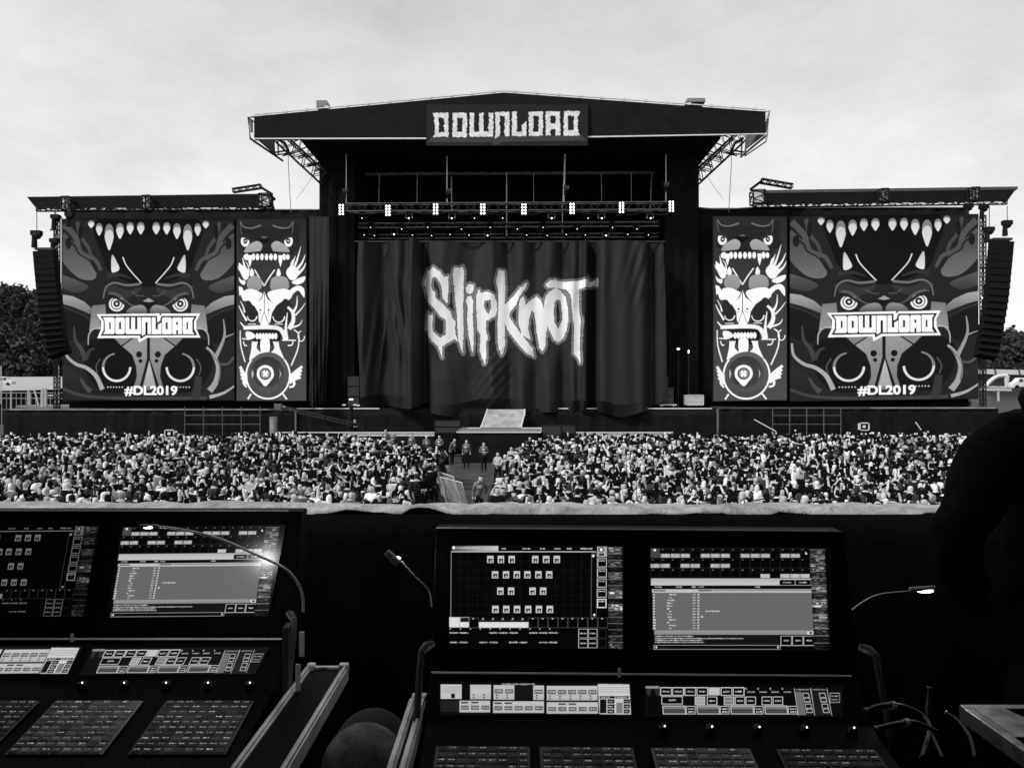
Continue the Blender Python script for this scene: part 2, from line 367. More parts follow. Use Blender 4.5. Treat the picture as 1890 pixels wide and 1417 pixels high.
# gutter frames and hanging side flaps
for sgn, u0, ut in ((1, 458, 469), (-1, 1420, 1413)):
    mb = MB(); a0 = at(u0, 217 if sgn>0 else 205, RY); a1 = at(u0+4*sgn, 256 if sgn>0 else 249, RY); b0 = at(ut, 216 if sgn>0 else 207, RY)
    mb.path([b0, a0, a1, at(ut, 262, RY)], .06); mb.tube(a0, at(ut, 225, RY), .05)
    mb.tube(a1, at(522 if sgn>0 else 1367, 297 if sgn>0 else 290, RY+4), .08)
    mb.tube(at(ut,262,RY), at(510 if sgn>0 else 1375, 288, RY+4), .05)
    mb.build('roof_end_frame', M_STEEL if sgn>0 else M_GREY, stage)
    mb = MB()
    p = [at(u0+2*sgn, 218, RY+.3), at(u0+9*sgn, 224, RY+.1), at(u0+9*sgn, 245, RY+.1), at(u0+5*sgn, 245, RY+.3)]
    mb.add(p, [(0,1,2,3)])
    p = [at(475 if sgn>0 else 1412, 257 if sgn>0 else 249, RY+.5), at(505 if sgn>0 else 1378, 257 if sgn>0 else 248, RY+3.5), at(509 if sgn>0 else 1375, 287 if sgn>0 else 278, RY+3.5)]
    mb.add(p, [(0,1,2)])
    o = mb.build('side_flap', mat('grey_roof_flap', .13, .6, var=.5, scale=2), stage); md = o.modifiers.new('s','SOLIDIFY'); md.thickness = .04
    mb = MB()
    s = sgn; T = 592 if s>0 else 1290
    def q(du, v, dy=0): return at(T - s*du, v, RY+4+dy)
    truss(mb, q(78,252), q(-6,330), .9, .07, .035, 9)
    truss(mb, q(60,246,5), q(-6,308,5), .9, .06, .03, 9)
    for du, v in ((70,285),(42,290),(24,305),(12,314)):
        mb.tube(q(du,v), q(du-34,v-9,3), .05); mb.tube(q(du,v+3), q(du-34,v-6,3), .05)
    mb.tube(q(80,255), q(78,285), .06); mb.tube(q(87,255), q(85,287), .06); mb.tube(q(87,282), q(58,277), .07); mb.tube(q(87,286), q(50,283), .06)
    mb.path([q(82,255), q(66,265), q(60,278), q(60,285)], .12)
    mb.build('roof_brace', M_TRUSS, stage)
    mb = MB(); mb.path([q(60,277), q(60,300), q(58,340), q(55,392)], .025, 4); mb.path([q(12,320), q(28,345), q(45,368)], .015, 4); mb.build('slack_cable', M_GREY, stage)
    tri = [(X(T,SY)+s*.05, Z(258,SY)), (X(T-s*34,SY), Z(258,SY)), (X(T,SY)+s*.05, Z(300,SY))]
for (u, v, w_, m) in ((597, 197, 20, M_GREY), (1282, 190, 34, M_GREY)):
    mb = MB(); c = at(u, v, RY+2); mb.cbox(c, (px(w_,RY), 1.2, px(13 if u<900 else 7,RY))); mb.tube(c+Vector((-.3,0,-.6)), c+Vector((-.3,0,0)), .05)
    tag(mb.build('roof_unit', m), 'small pale box on the %s slope of the stage roof' % ('left' if u<900 else 'right'), 'equipment box', 'boxes on the stage roof')

# --- sign on the fascia
SGN = [[[(110,112),(290,112),(290,385),(115,385),(140,350),(135,165)], rect(183,170,243,335)],
 [rect(340,112,497,385), rect(390,165,450,325)],
 [[(530,112),(578,112),(578,325),(637,325),(637,112),(686,112),(686,325),(745,325),(745,110),(795,110),(795,380),(530,380)]],
 [[(820,105),(975,105),(975,375),(925,375),(925,145),(870,145),(870,370),(820,405)]],
 [[(1008,103),(1060,103),(1060,325),(1115,325),(1115,250),(1168,208),(1168,378),(1008,375)]],
 [rect(1195,100,1353,372), rect(1245,150,1305,325)],
 [[(1385,98),(1548,98),(1548,368),(1495,368),(1495,298),(1437,298),(1437,368),(1385,368)], rect(1437,150,1495,238)],
 [[(1587,95),(1768,95),(1748,150),(1745,320),(1768,370),(1587,370)], rect(1635,145,1697,310)]]
def ragged(loop, amp, step, r):
    o = []; n = len(loop)
    for i in range(n):
        (xa,ya),(xb,yb) = loop[i], loop[(i+1)%n]; d = math.hypot(xb-xa,yb-ya); k = max(1,int(d/step))
        for j in range(k):
            t = j/k; a = r.gauss(0,amp) if j else 0
            nx, ny = -(yb-ya)/(d or 1), (xb-xa)/(d or 1); o.append((xa+(xb-xa)*t+nx*a, ya+(yb-ya)*t+ny*a))
    return o
P = Paint(40, 20, 1860, 480, 620, 26)
P.fill([[(60,440),(100,385),(1790,365),(1838,425),(900,440),(815,475),(770,445)]], 62)
for L_ in SGN:
    P.fill([ragged([(x,y+ (0)) for x,y in l], 4, 14, rnd) for l in L_], 232)
img = P.get()
mk = (nrs.uniform(size=img.shape)*.22+.86); img = img*np.where(img>.3, mk, 1)
sg = thing('stage_sign', 'dark banner with ragged white block letters at the peak of the stage roof', 'sign', at(935, 260, RY-.3))
def fsign(U, V):
    u = 780+(40+U*1820)/6.097; v = 190+(20+V*460)/6.097; Y = RY-.25
    return (u-U0)/FOC*Y, np.full_like(U, Y), EYE-(v-V0)/FOC*Y
grid_mesh('printed_face', img, fsign, attr_mat('sign_print', .8, noise=3), sg)
mb = MB(); mb.prism([(X(787,RY),Z(194,RY)),(X(1085,RY),Z(194,RY)),(X(1080,RY),Z(260,RY)),(X(914,RY),Z(266,RY)),(X(790,RY),Z(262,RY))], RY-.22, RY-.02); mb.build('backing_board', M_BOX, sg)

# --- band curtain with printed logo
CA = (770,480,6.44); CB = (890,480,6.44)
SK = [(CA,[[(195,80),(235,120),(270,130),(325,205),(375,185),(378,330),(365,500),(350,510),(300,440),(295,330),(270,270),(225,205),(185,205),(170,290),(185,370),(215,380),(220,450),(290,500),(400,600),(420,680),(460,715),(450,800),(455,850),(480,930),(495,960),(440,925),(340,985),(300,1020),(298,1150),(240,1010),(200,985),(145,930),(105,830),(110,750),(125,620),(150,660),(185,640),(190,710),(180,760),(190,850),(270,915),(340,870),(340,700),(270,660),(215,590),(130,500),(95,370),(75,260),(100,170),(120,110),(150,130)]]),
 (CA,[[(450,90),(515,90),(540,70),(560,130),(550,280),(555,420),(545,560),(552,720),(555,820),(545,1000),(550,1110),(520,1050),(490,950),(478,800),(475,650),(455,500),(430,200),(435,120)]]),
 (CA,[[(575,320),(620,275),(670,300),(665,380),(620,408),(580,380)]]),
 (CA,[[(600,430),(645,430),(668,500),(660,650),(670,800),(675,1000),(660,1135),(640,1050),(610,900),(590,700),(598,560),(575,480)]]),
 (CA,[[(735,355),(760,400),(840,390),(910,430),(945,500),(950,620),(930,690),(820,750),(815,850),(845,960),(820,1000),(825,1180),(800,1270),(775,1200),(740,1100),(750,900),(715,850),(705,700),(700,560),(700,440)], [(800,500),(870,490),(878,580),(850,665),(815,610),(790,560)]]),
 (CB,[[(200,125),(265,130),(280,310),(270,540),(340,470),(380,430),(420,380),(525,270),(535,290),(520,340),(440,450),(400,550),(330,640),(325,690),(370,760),(430,850),(520,960),(600,1060),(620,1170),(560,1150),(450,1050),(380,960),(300,850),(270,770),(270,1050),(250,1130),(225,1165),(190,1060),(185,940),(180,800),(190,600),(190,400),(165,270),(180,180)]]),
 (CB,[[(480,440),(510,480),(510,550),(560,500),(650,430),(700,480),(740,620),(770,780),(775,830),(760,880),(750,1040),(715,1105),(680,1060),(660,950),(640,820),(620,640),(590,610),(560,700),(550,840),(575,970),(520,940),(470,900),(430,780),(430,640),(440,500)]]),
 (CB,[[(860,345),(930,360),(990,440),(1020,560),(1025,720),(1000,860),(950,960),(900,995),(850,960),(800,850),(750,740),(730,620),(740,480),(790,390)], [(880,480),(930,480),(945,600),(950,720),(905,825),(860,760),(850,640),(860,520)]]),
 (CB,[[(790,260),(850,240),(940,255),(1100,260),(1250,245),(1275,190),(1280,250),(1350,245),(1350,310),(1270,320),(1200,350),(1150,360),(1150,520),(1155,640),(1170,720),(1165,850),(1160,1000),(1160,1250),(1135,1190),(1085,1130),(1085,1020),(1090,800),(1075,700),(1060,560),(1050,430),(1000,350),(900,345),(770,335),(755,300)]])]
CY = SY-.25
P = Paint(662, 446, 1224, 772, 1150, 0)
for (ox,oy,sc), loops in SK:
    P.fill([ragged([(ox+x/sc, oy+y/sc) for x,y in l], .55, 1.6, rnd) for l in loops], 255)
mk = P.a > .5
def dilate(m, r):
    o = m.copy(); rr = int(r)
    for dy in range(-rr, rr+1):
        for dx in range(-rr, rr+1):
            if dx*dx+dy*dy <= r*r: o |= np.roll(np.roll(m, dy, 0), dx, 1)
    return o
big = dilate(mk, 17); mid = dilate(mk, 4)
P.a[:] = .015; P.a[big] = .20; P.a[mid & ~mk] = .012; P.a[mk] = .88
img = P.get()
def fcurt(U, V):
    u = 662+U*562; v = 446+V*326
    x = (u-U0)/FOC*CY; f = lambda c, wd: np.exp(-((u-c)/wd)**2)
    wob = 4*np.sin(V*2.4)
    y = np.zeros_like(U)
    fr = [(672,9,.1),(705,17,-.22),(735,16,.2),(764,9,.3),(782,7,-.2),(820,22,.1),(872,18,-.08),(908,10,.10),(938,10,-.12),(962,12,.10),(990,11,-.10),(1015,12,.09),(1040,9,-.13),(1060,9,.10),(1080,6,.22),(1093,6,-.26),(1112,12,.16),(1146,26,.16),(1184,11,.10),(1204,8,-.20)]
    for c, wd, a in fr: y += a*3.6*f(c+wob*math.sin(c), wd*(1+.25*V))
    mid_ = np.clip(((u>790)&(u<1075)).astype(float)*1.0, 0, 1)*np.clip((V-.15)*4,0,1)*np.clip((.8-V)*6,0,1)
    y = y*(1-.82*mid_)
    ru = [(700,650,.9,.2),(740,600,.6,-.3),(915,725,.16,1.6),(1190,500,.3,.6)]
    for cu, cv, a, k in ru: y += .22*a*np.sin(((u-cu)*.35+(v-cv)*k*.18))*np.exp(-((u-cu)/30)**2-((v-cv)/70)**2)
    y += .018*np.sin(u*.25+3*np.sin(v*.013)+v*.01)+.05*np.sin(u*.06-v*.03)*np.clip(V*1.5,0,1)
    bot = np.where(u<790, 752+3*np.sin(u*.06)-9*np.exp(-((u-790)/22)**2), 758+3*np.sin(u*.02)+14*np.exp(-((u-1148)/34)**2)+13*np.exp(-((u-835)/42)**2))
    bot = np.where(u>1195, bot-18*((u-1195)/29), bot)
    vv = 446+V*(bot-446)
    # the sheet billows forward near its hem
    y -= 1.1*np.clip((V-.93)*14,0,1)*(.3+.3*np.sin(u*.03))
    xs = x + np.where(u>1185, px(6,CY)*np.sin(V*2.2)*(u-1185)/39, 0) - np.where(u<690, px(3,CY)*np.sin(V*5)*(690-u)/28, 0)
    return xs, CY-y*1.0, EYE-(vv-V0)/FOC*CY
cur = thing('stage_curtain', 'tall black curtain with jagged white band name hanging across the stage opening', 'curtain', (0, CY, Z(750,CY)))
# the print keeps its place on the cloth: resample for the stretched hem
Hh, Ww = img.shape
def remap(img):
    o = np.empty_like(img)
    for j in range(Ww):
        u = 662+j/(Ww-1)*562
        b = (752 if u < 790 else 764); vv = 446+np.linspace(0,1,Hh)*(b-446)
        o[:,j] = np.interp((vv-446)/326*(Hh-1), np.arange(Hh), img[:,j])
    return o
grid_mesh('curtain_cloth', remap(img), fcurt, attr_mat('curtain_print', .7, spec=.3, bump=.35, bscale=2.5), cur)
mb = MB(); mb.tube(at(655,446,CY), at(1228,446,CY), .08); mb.build('curtain_bar', M_STEEL, cur)

# --- trusses, blinders, moving lights over the stage
def truss_thing(u0, u1, v0, v1, Y, label, s=None):
    h = px(abs(v1-v0), Y); t = thing('lighting_truss', label, 'truss', at((u0+u1)/2, (v0+v1)/2, Y), 'trusses over the stage')
    mb = MB(); truss(mb, at(u0, (v0+v1)/2, Y), at(u1, (v0+v1)/2-3, Y), h, .05, .025, int((u1-u0)/14)); mb.build('truss_frame', mat('truss_metal', .16, .4, .7) if v0 > 330 else mat('truss_pale', .6, .5), t); return t
truss_thing(640, 1240, 377, 391, SY+.3, 'long box truss carrying the eight lit lamp banks, frontmost over the stage')
truss_thing(662, 1215, 413, 421, SY+2.5, 'middle dark truss just below the lamp bank truss')
truss_thing(655, 1215, 434, 441, SY+4, 'lowest dark truss right above the band curtain')
truss_thing(665, 1212, 312, 322, SY+7, 'dim high truss far back under the stage ceiling')
names8 = ['leftmost','second from left','third from left','fourth from left','fifth from left','sixth from left','seventh from left','rightmost']
def make_blinder(c):
    t = thing('blinder_light', '', 'stage light', c)
    mb = MB(); mb.cbox(c+Vector((0,.12,0)), (.50,.2,.92)); mb.build('housing', M_BOX, t)
    for i in range(2):
        for j in range(4):
            b = MB(); b.ball(c+Vector((-.115+.23*i, -.02, -.33+.22*j)), .074, 10, 6, (1,.5,1)); b.build('bulb', M_BULB, t, True)
    return t
b0 = None
for k, (u, v) in enumerate(((630,387),(716,388.5),(804,386),(891,386),(967,386),(1056,385),(1147,383),(1239,381))):
    c = at(u, v, SY-.15)
    if b0 is None: b0 = make_blinder(c); t = b0
    else: t = copy_tree(b0); t.location = c
    tag(t, 'lit bank of eight bulbs on the front truss, %s' % names8[k], 'stage light', 'lit bulb banks on the front truss')
def make_mover(c, lit):
    t = thing('moving_light', '', 'stage light', c)
    mb = MB(); mb.cbox(c+Vector((0,0,.28)), (.42,.42,.16)); mb.build('base', M_BOX, t)
    mb = MB(); mb.path([c+Vector((-.2,0,-.12)), c+Vector((-.25,0,-.02)), c+Vector((-.24,0,.22)), c+Vector((.24,0,.22)), c+Vector((.25,0,-.02)), c+Vector((.2,0,-.12))], .04); mb.build('yoke', M_STEEL if not lit else M_ALU, t)
    mb = MB(); mb.tube(c+Vector((0,.2,-.02)), c+Vector((0,-.2,-.12)), .15, 12, .17); mb.build('head', M_BOX, t, True)
    mb = MB(); mb.ball(c+Vector((0,-.21,-.12)), .06 if lit else .03, 8, 5, (1,.3,1)); mb.build('lens', M_SPARK, t)
    return t
ma = make_mover(Vector((0,0,0)), True); mb2 = make_mover(Vector((0,0,0)), False)
used = [False, False]
up_us = [669, 755, 834, 876, 928, 1018, 1085, 1110, 1200]; lo_us = [655,673,692,728,762,797,831,866,900,935,972,1010,1045,1080,1118,1158,1196]
place = ['left end','left of centre','near the centre','right of centre','right end']
def wherex(i, n): return ['at the left end','%s from the left' % ['first','second','third','fourth','fifth','sixth','seventh','eighth','ninth','tenth'][min(i,9)]][0 if i == 0 else 1] if i <= n//2 else (['at the right end'][0] if i == n-1 else '%s from the right' % ['first','second','third','fourth','fifth','sixth','seventh','eighth','ninth','tenth'][n-1-i])
def put_mover(kind, c, lab, grp):
    p = (mb2, ma)[kind]
    if not used[kind]: used[kind] = True; t = p
    else: t = copy_tree(p)
    t.location = c; tag(t, lab, 'stage light', grp); return t
for i, u in enumerate(up_us):
    put_mover(1 if u in (755,834,1018,1110,1200) else 0, at(u, 401, SY+.6), 'round yoke light below the lamp bank truss, %s' % wherex(i, len(up_us)), 'yoke lights on the upper row')
for i, u in enumerate(lo_us):
    put_mover(1 if i in (3,8,14) else 0, at(u, 431+(i%3), SY+3.4), 'small dark yoke light in the row above the curtain, %s' % wherex(i, len(lo_us)), 'yoke lights on the lower row')
for i, u in enumerate([685, 742, 790, 852, 905, 955, 1002, 1065, 1130, 1175]):
    t = put_mover(0, at(u, 418+(i%2)*3, SY+2.0), 'small dark yoke light on the middle truss, %s' % wherex(i, 10), 'yoke lights on the middle row')
chs = [(668,330,378,SY+6,'far left'),(825,288,378,SY+.3,'left, ending in a round motor'),(834,325,392,SY+5,'left, leaning beside the thicker one'),(935,318,436,SY+3,'at the centre of the opening'),(1040,284,372,SY+.3,'thick, right of centre'),(1038,375,430,SY+3,'short, under the right motor'),(1200,322,384,SY+5,'near the right leg tower'),(639,285,378,SY+.5,'beside the left leg tower'),(1229,285,372,SY+.5,'beside the right leg tower')]
for u, a, b, Y, w_ in chs:
    mb = MB(); mb.tube(at(u+ (2 if u==834 else (3 if u in(1040,1200) else 0)) - (3 if u==834 else 0), a, Y), at(u, b, Y), .045 if u in (825,935,834) else (.07 if u==1040 else .035), 5)
    tag(mb.build('hoist_chain', mat('chain_metal', .85, .5), org=at(u,b,Y)), 'vertical lifting chain hanging over the stage, %s' % w_, 'chain', 'lifting chains over the stage')
def hoist(c, lab, k=1.0, m=None):
    t = thing('chain_hoist', lab, 'hoist', c, 'chain hoists')
    mb = MB(); mb.ball(c+Vector((-.02,0,.2*k)), .34*k, 10, 6, (1.0,.7,.8)); mb.box((c.x-.34*k, c.y-.2, c.z+.2*k), (c.x+.3*k, c.y+.2, c.z+.5*k)); mb.build('motor_body', m or M_BOX, t)
    mb = MB(); mb.tube(c+Vector((-.16*k,0,.2)), c+Vector((-.16*k,0,-.6*k)), .15*k, 8, .19*k); mb.build('chain_bag', M_BOX, t)
    return t
for u, v, Y, l in ((828,357,SY+.2,'round motor on the left chain above the lamp bank truss'),(1046,351,SY+.2,'round motor on the thick chain right of centre'),(1230,345,SY+.4,'motor beside the top of the right leg tower'),(638,357,SY+.4,'motor beside the left leg tower')):
    hoist(at(u,v,Y), l, .6, mat('hoist_grey', .07, .5))

for i, (u, v0, v1, lab) in enumerate(((700,322,376,'thin, left quarter'),(770,318,376,'thin, above the third lamp bank'),(985,318,374,'thin, right of the centre chain'),(1110,318,374,'thin, above the seventh lamp bank'),(1165,318,372,'thin, near the right end'))):
    m = MB(); m.tube(at(u,v0,SY+3.5), at(u+rnd.uniform(-1,1),v1,SY+3.5), .018, 4); tag(m.build('hoist_chain', mat('chain_metal', .85, .5), org=at(u,v1,SY+3.5)), 'vertical lifting chain hanging over the stage, %s' % lab, 'chain', 'lifting chains over the stage')
# loose cable loops on the front truss
m = MB(); pts = []
for k in range(60): pts.append(at(645+k*10, 391+ (5*abs(math.sin(k*.52))), SY-.0))
m.path(pts, .022, 4); tag(m.build('cable_loom', mat('cable_dark', .05, .5), org=pts[0]), 'dark cable drooping in loops along the lamp bank truss', 'cable')
# --- thrust platform and ramp
th = thing('thrust_platform', 'low black thrust platform with pale worn top in front of the stage centre', 'platform', (0, 53, 0))
T0, T1 = 52.5, 57.6; tz = Z(797.5, T0)
mb = MB(); mb.prism([(X(845,T0)+.25,0),(X(998,T0)-.25,0),(X(998,T0)-.25,tz-.05),(X(845,T0)+.25,tz-.05)], T0+.02, T1); mb.build('platform_skirt', M_BLACK, th)
mb = MB(); mb.add([(X(843,T0),T0,tz),(X(998,T0),T0,tz),(X(1001,T1),T1,tz),(X(851,T1),T1,tz)], [(0,1,2,3)]); o = mb.build('platform_top', mat('worn_ply', .23, .7, var=.35, scale=2.5, bump=.2), th); md = o.modifiers.new('s','SOLIDIFY'); md.thickness=.05
mb = MB(); e = .035
mb.path([(X(843,T0),T0,tz+.03),(X(853,T1),T1,tz+.03),(X(887,T1),T1,tz+.03)], e, 4); mb.path([(X(998,T0),T0,tz+.03),(X(1003,T1),T1,tz+.03)], e, 4); mb.path([(X(962,T1),T1,tz+.03),(X(1003,T1),T1,tz+.03)], e, 4)
mb.tube((X(843,T0),T0-.01,tz-.02),(X(998,T0),T0-.01,tz-.02), .03, 4)
mb.build('edge_tape', M_WHITE, th)
rp = thing('stage_ramp', 'pale curved ramp with white edge lines from the stage deck to the thrust', 'ramp', (X(928,58.5), T1, tz))
mb = MB(); n = 10; Lp = []; Rp = []
for k in range(n+1):
    t = k/n; Y = T1+(SY-.6-T1)*t; z = tz+.02+(Z(757,SY-.6)-tz)*(t**.8); wl = X(887,T1)+(X(900,SY)-X(887,T1))*t**.7; wr = X(962,T1)+(X(968,SY)-X(962,T1))*min(1,t*1.4)
    Lp.append((wl,Y,z)); Rp.append((wr,Y,z))
mb.v = Lp+Rp; mb.f = [(k, n+1+k, n+2+k, k+1) for k in range(n)]
o = mb.build('ramp_surface', mat('worn_ramp', .34, .7, var=.4, scale=1.6, bump=.2), rp); md = o.modifiers.new('s','SOLIDIFY'); md.thickness=.06
mb = MB(); mb.path([Vector(p)+Vector((0,0,.05)) for p in Lp], .05, 5); mb.path([Vector(p)+Vector((0,0,.05)) for p in Rp], .06, 5); mb.build('ramp_edge', M_WHITE, rp)
mb = MB(); mb.add([*Lp, (Lp[-1][0],Lp[-1][1],tz), ], [tuple(range(n+2))]); mb.add([*Rp, (Rp[-1][0],Rp[-1][1],tz)], [tuple(range(n+2))]); mb.build('ramp_side', M_BOX, rp)

# --- pit step with pale edges, sub cabinets
for (u0,u1,lab) in ((503,802,'left'),(1063,1242,'right')):
    t = thing('pit_step', 'long pale edged step in front of the stage skirt, %s of the thrust' % lab, 'step', (X((u0+u1)/2,57), 57, 0), 'steps in front of the stage')
    z1 = Z(797,57); z0 = Z(805,57)
    mb = MB(); mb.box((X(u0,57),57,0),(X(u1,57),58.6,z1-.03)); mb.build('step_body', M_DECK, t)
    mb = MB(); mb.box((X(u0,57),56.97,z1-.07),(X(u1,57),56.995,z1)); mb.box((X(u0+ (130 if lab=='left' else 0),57),56.95,z0+.02),(X(u1,57),56.99,z0+.1)); mb.build('step_edge', M_WHITE, t)
    mb = MB(); mb.box((X(u0+(130 if lab=='left' else 4),57),56.97,z0+.12),(X(u1,57),56.99,z1-.09)); mb.build('step_face', mat('pale_step', .35, .7, var=.5, scale=3), t)
def cabinet(u0,u1,v0,v1,Y,lab,name='speaker_cabinet',n=2,m=None,dep=.9):
    c = at((u0+u1)/2, v1, Y); t = thing(name, lab, 'speaker', c); mb = MB()
    x0,x1,z0,z1 = X(u0,Y),X(u1,Y),Z(v1,Y),Z(v0,Y); mb.box((x0,Y,z0),(x1,Y+dep,z1)); mb.build('cabinet_body', m or M_BOX, t, bevel=.02)
    for k in range(n):
        a = z0+(z1-z0)*k/n; b = z0+(z1-z0)*(k+1)/n; g = MB(); g.box((x0+.05,Y-.04,a+.05),(x1-.05,Y-.005,b-.05)); g.build('grille', mat('speaker_grille', .03, .5, .3, bump=.5, bscale=60), t)
    return t
cabinet(802,850,776,800,56.5,'black double speaker cabinet left of the thrust platform',n=2)
cabinet(1001,1036,785,852,53.5,'tall black speaker cabinet right of the thrust platform',n=3)
cabinet(1036,1063,785,800,55,'low black speaker cabinet beside the right pit step',n=1)
cabinet(641,664,694,751,SY+.2,'dark speaker stack on deck left of the band curtain',n=3)
# stack of stage boxes and pale crate at stage right
st = thing('amp_stack', 'stack of dark amplifier boxes on a white dolly right of the curtain', 'amplifier stack', at(1233,751,SY+.3))
mb = MB(); mb.box((X(1221),SY+.3,Z(715)),(X(1245),SY+1,Z(746))); mb.box((X(1221),SY+.3,Z(695)),(X(1235),SY+1,Z(714.8))); mb.build('amp_body', mat('amp_vinyl', .03, .6, var=.6, scale=8), st, bevel=.03)
for (a,b,c_,d) in ((1223,1233,697,704),(1223,1233,706,713),(1223,1232,718,728),(1234,1243,718,728),(1223,1232,732,743),(1234,1243,732,743)):
    mb = MB(); mb.cbox(((X(a)+X(b))/2,SY+.28,(Z(c_)+Z(d))/2),(px(8,SY),.05,px(5,SY))); mb.build('amp_grille', mat('grey_grille',.06,.6), st)
mb = MB(); mb.box((X(1218),SY+.15,Z(748)),(X(1250),SY+1.1,Z(746.2))); mb.build('dolly_top', M_WHITE, st)
for u in (1223,1245):
    mb = MB(); mb.tube((X(u),SY+.3,Z(748)),(X(u),SY+.3,Z(751)),.05,8); mb.build('caster', M_WHITE, st)
cr_ = thing('road_crate', 'pale grey road crate standing near the right stage edge', 'crate', at(1284,751,SY+.4))
mb = MB(); mb.box((X(1268),SY+.4,Z(747.5)),(X(1301),SY+1.3,Z(729))); mb.build('crate_body', mat('pale_crate',.5,.6,var=.25,scale=3), cr_, bevel=.03)
mb = MB()
for (a,b,c_,d) in ((1267.6,1301.4,728.4,729.6),(1267.6,1301.4,746.8,748),(1267.6,1269,728.4,748),(1300,1301.4,728.4,748)): mb.box((X(a),SY+.37,Z(d)),(X(b),SY+.39,Z(c_)))
mb.build('crate_edging', M_ALU, cr_)
for u in (1272,1298):
    mb = MB(); mb.ball((X(u),SY+.6,Z(749.4)),.07); mb.build('caster', M_BOX, cr_)
for u,v,l in ((1252,644,'small lit lamp on a dark stand right of the curtain'),(1271,649,'slim lit lamp left of the right totem banner')):
    t = thing('side_lamp', l, 'stage light', at(u,752,SY+1)); mb = MB(); mb.tube(at(u,752,SY+1), at(u,v+3,SY+1), .04); mb.build('stand', M_STEEL, t)
    mb = MB(); mb.tube(at(u,v+3,SY+1), at(u,v-3,SY+.9), .14, 8, .1); mb.build('lamp_body', M_BOX, t)
    mb = MB(); mb.ball(at(u,v,SY+.8), .09, 8, 5, (1.4,.4,.7) if u<1260 else (.6,.4,1.6)); mb.build('lens', M_SPARK, t)

# --- glossy plastic drape left of the stage opening
pl = MB(); n, m_ = 40, 30
for k in range(m_+1):
    for i in range(n+1):
        a = i/n; b = k/m_; u = 571+a*36+ (b**3)*6*math.sin(a*5); Y = SY-.8+.22*math.sin(a*20+b*3)*(.1+b*b)+.12*math.sin(a*47+b*7)*b*b+.05*math.sin(b*23+a*9)*b
        pl.v.append(tuple(at(u, 400+b*348+ 4*math.sin(a*9)*b, Y)))
for k in range(m_):
    for i in range(n): pl.f.append((k*(n+1)+i,k*(n+1)+i+1,(k+1)*(n+1)+i+1,(k+1)*(n+1)+i))
tag(pl.build('plastic_drape', mat('glossy_black_plastic', .004, .22, spec=.35, bump=.5, bscale=2), smooth=True), 'glossy black plastic sheet hanging crumpled beside the left totem banner', 'drape')

# ================================================================== SIDE WINGS: decks, skirts, wing roofs
def wing(side):
    L_ = side == 'left'
    t = thing('side_wing', 'black draped %s wing of the stage holding screen and totem banner' % side, 'stage wing', (X(300 if L_ else 1580), SY, 0))
    u0, u1 = (12, 546) if L_ else (1324, 1836); ztop = Z(757 if L_ else 754)
    pleats(X(u0), X(u1), 0, ztop, SY-.4, .06, 1.8, 'wing_skirt', M_BLACK, t, 11 if L_ else 12)
    mb = MB(); mb.box((X(u0),SY-.5,ztop),(X(u1),SY+8,ztop+.12)); mb.build('wing_deck', mat('wing_deck_top', .07, .7, var=.5, scale=1), t)
    mb = MB(); a, b = (25,500) if L_ else (1600,1830); mb.box((X(a),SY-.54,ztop+.02),(X(b),SY-.505,ztop+.11)); mb.build('deck_edge', mat('grey_edge',.25,.6,var=.5,scale=1), t)
    # black backing that carries the screens
    a, b = (128, 592) if L_ else (1288, 1788); tp = 388 if L_ else 384
    pleats(X(a,SY+2), X(b,SY+2), ztop, Z(tp,SY+2), SY+2, .05, 2.2, 'backing_drape', M_BLACK, t, 21)
    mb = MB()
    xs = [a+(b-a)*k/20 for k in range(21)]
    mb.path([at(u, tp-.8+ (3*math.sin(math.pi*min(1,abs(u-(592 if L_ else 1288))/95)) if abs(u-(592 if L_ else 1288))<95 else 0)*(0 if L_ else 1), SY+1.95) for u in xs], .06, 5)
    mb.build('top_rail', mat('grey_rail', .16, .5), t)
    # scaffold bay in the skirt
    g = MB(); a, b = (341, 480) if L_ else (1426, 1552)
    for k in range(5):
        x = X(a+(b-a)*k/4, SY-.7); g.tube((x,SY-.7,0),(x,SY-.7,Z(750 if L_ else 752)), .035)
    for v in (766, 782): g.tube((X(a,SY-.7),SY-.7,Z(v)),(X(b,SY-.7),SY-.7,Z(v)), .03)
    g.build('scaffold_bay', mat('scaffold_grey', .12, .5, .3), t)
    return t
wing('left'); wing('right')
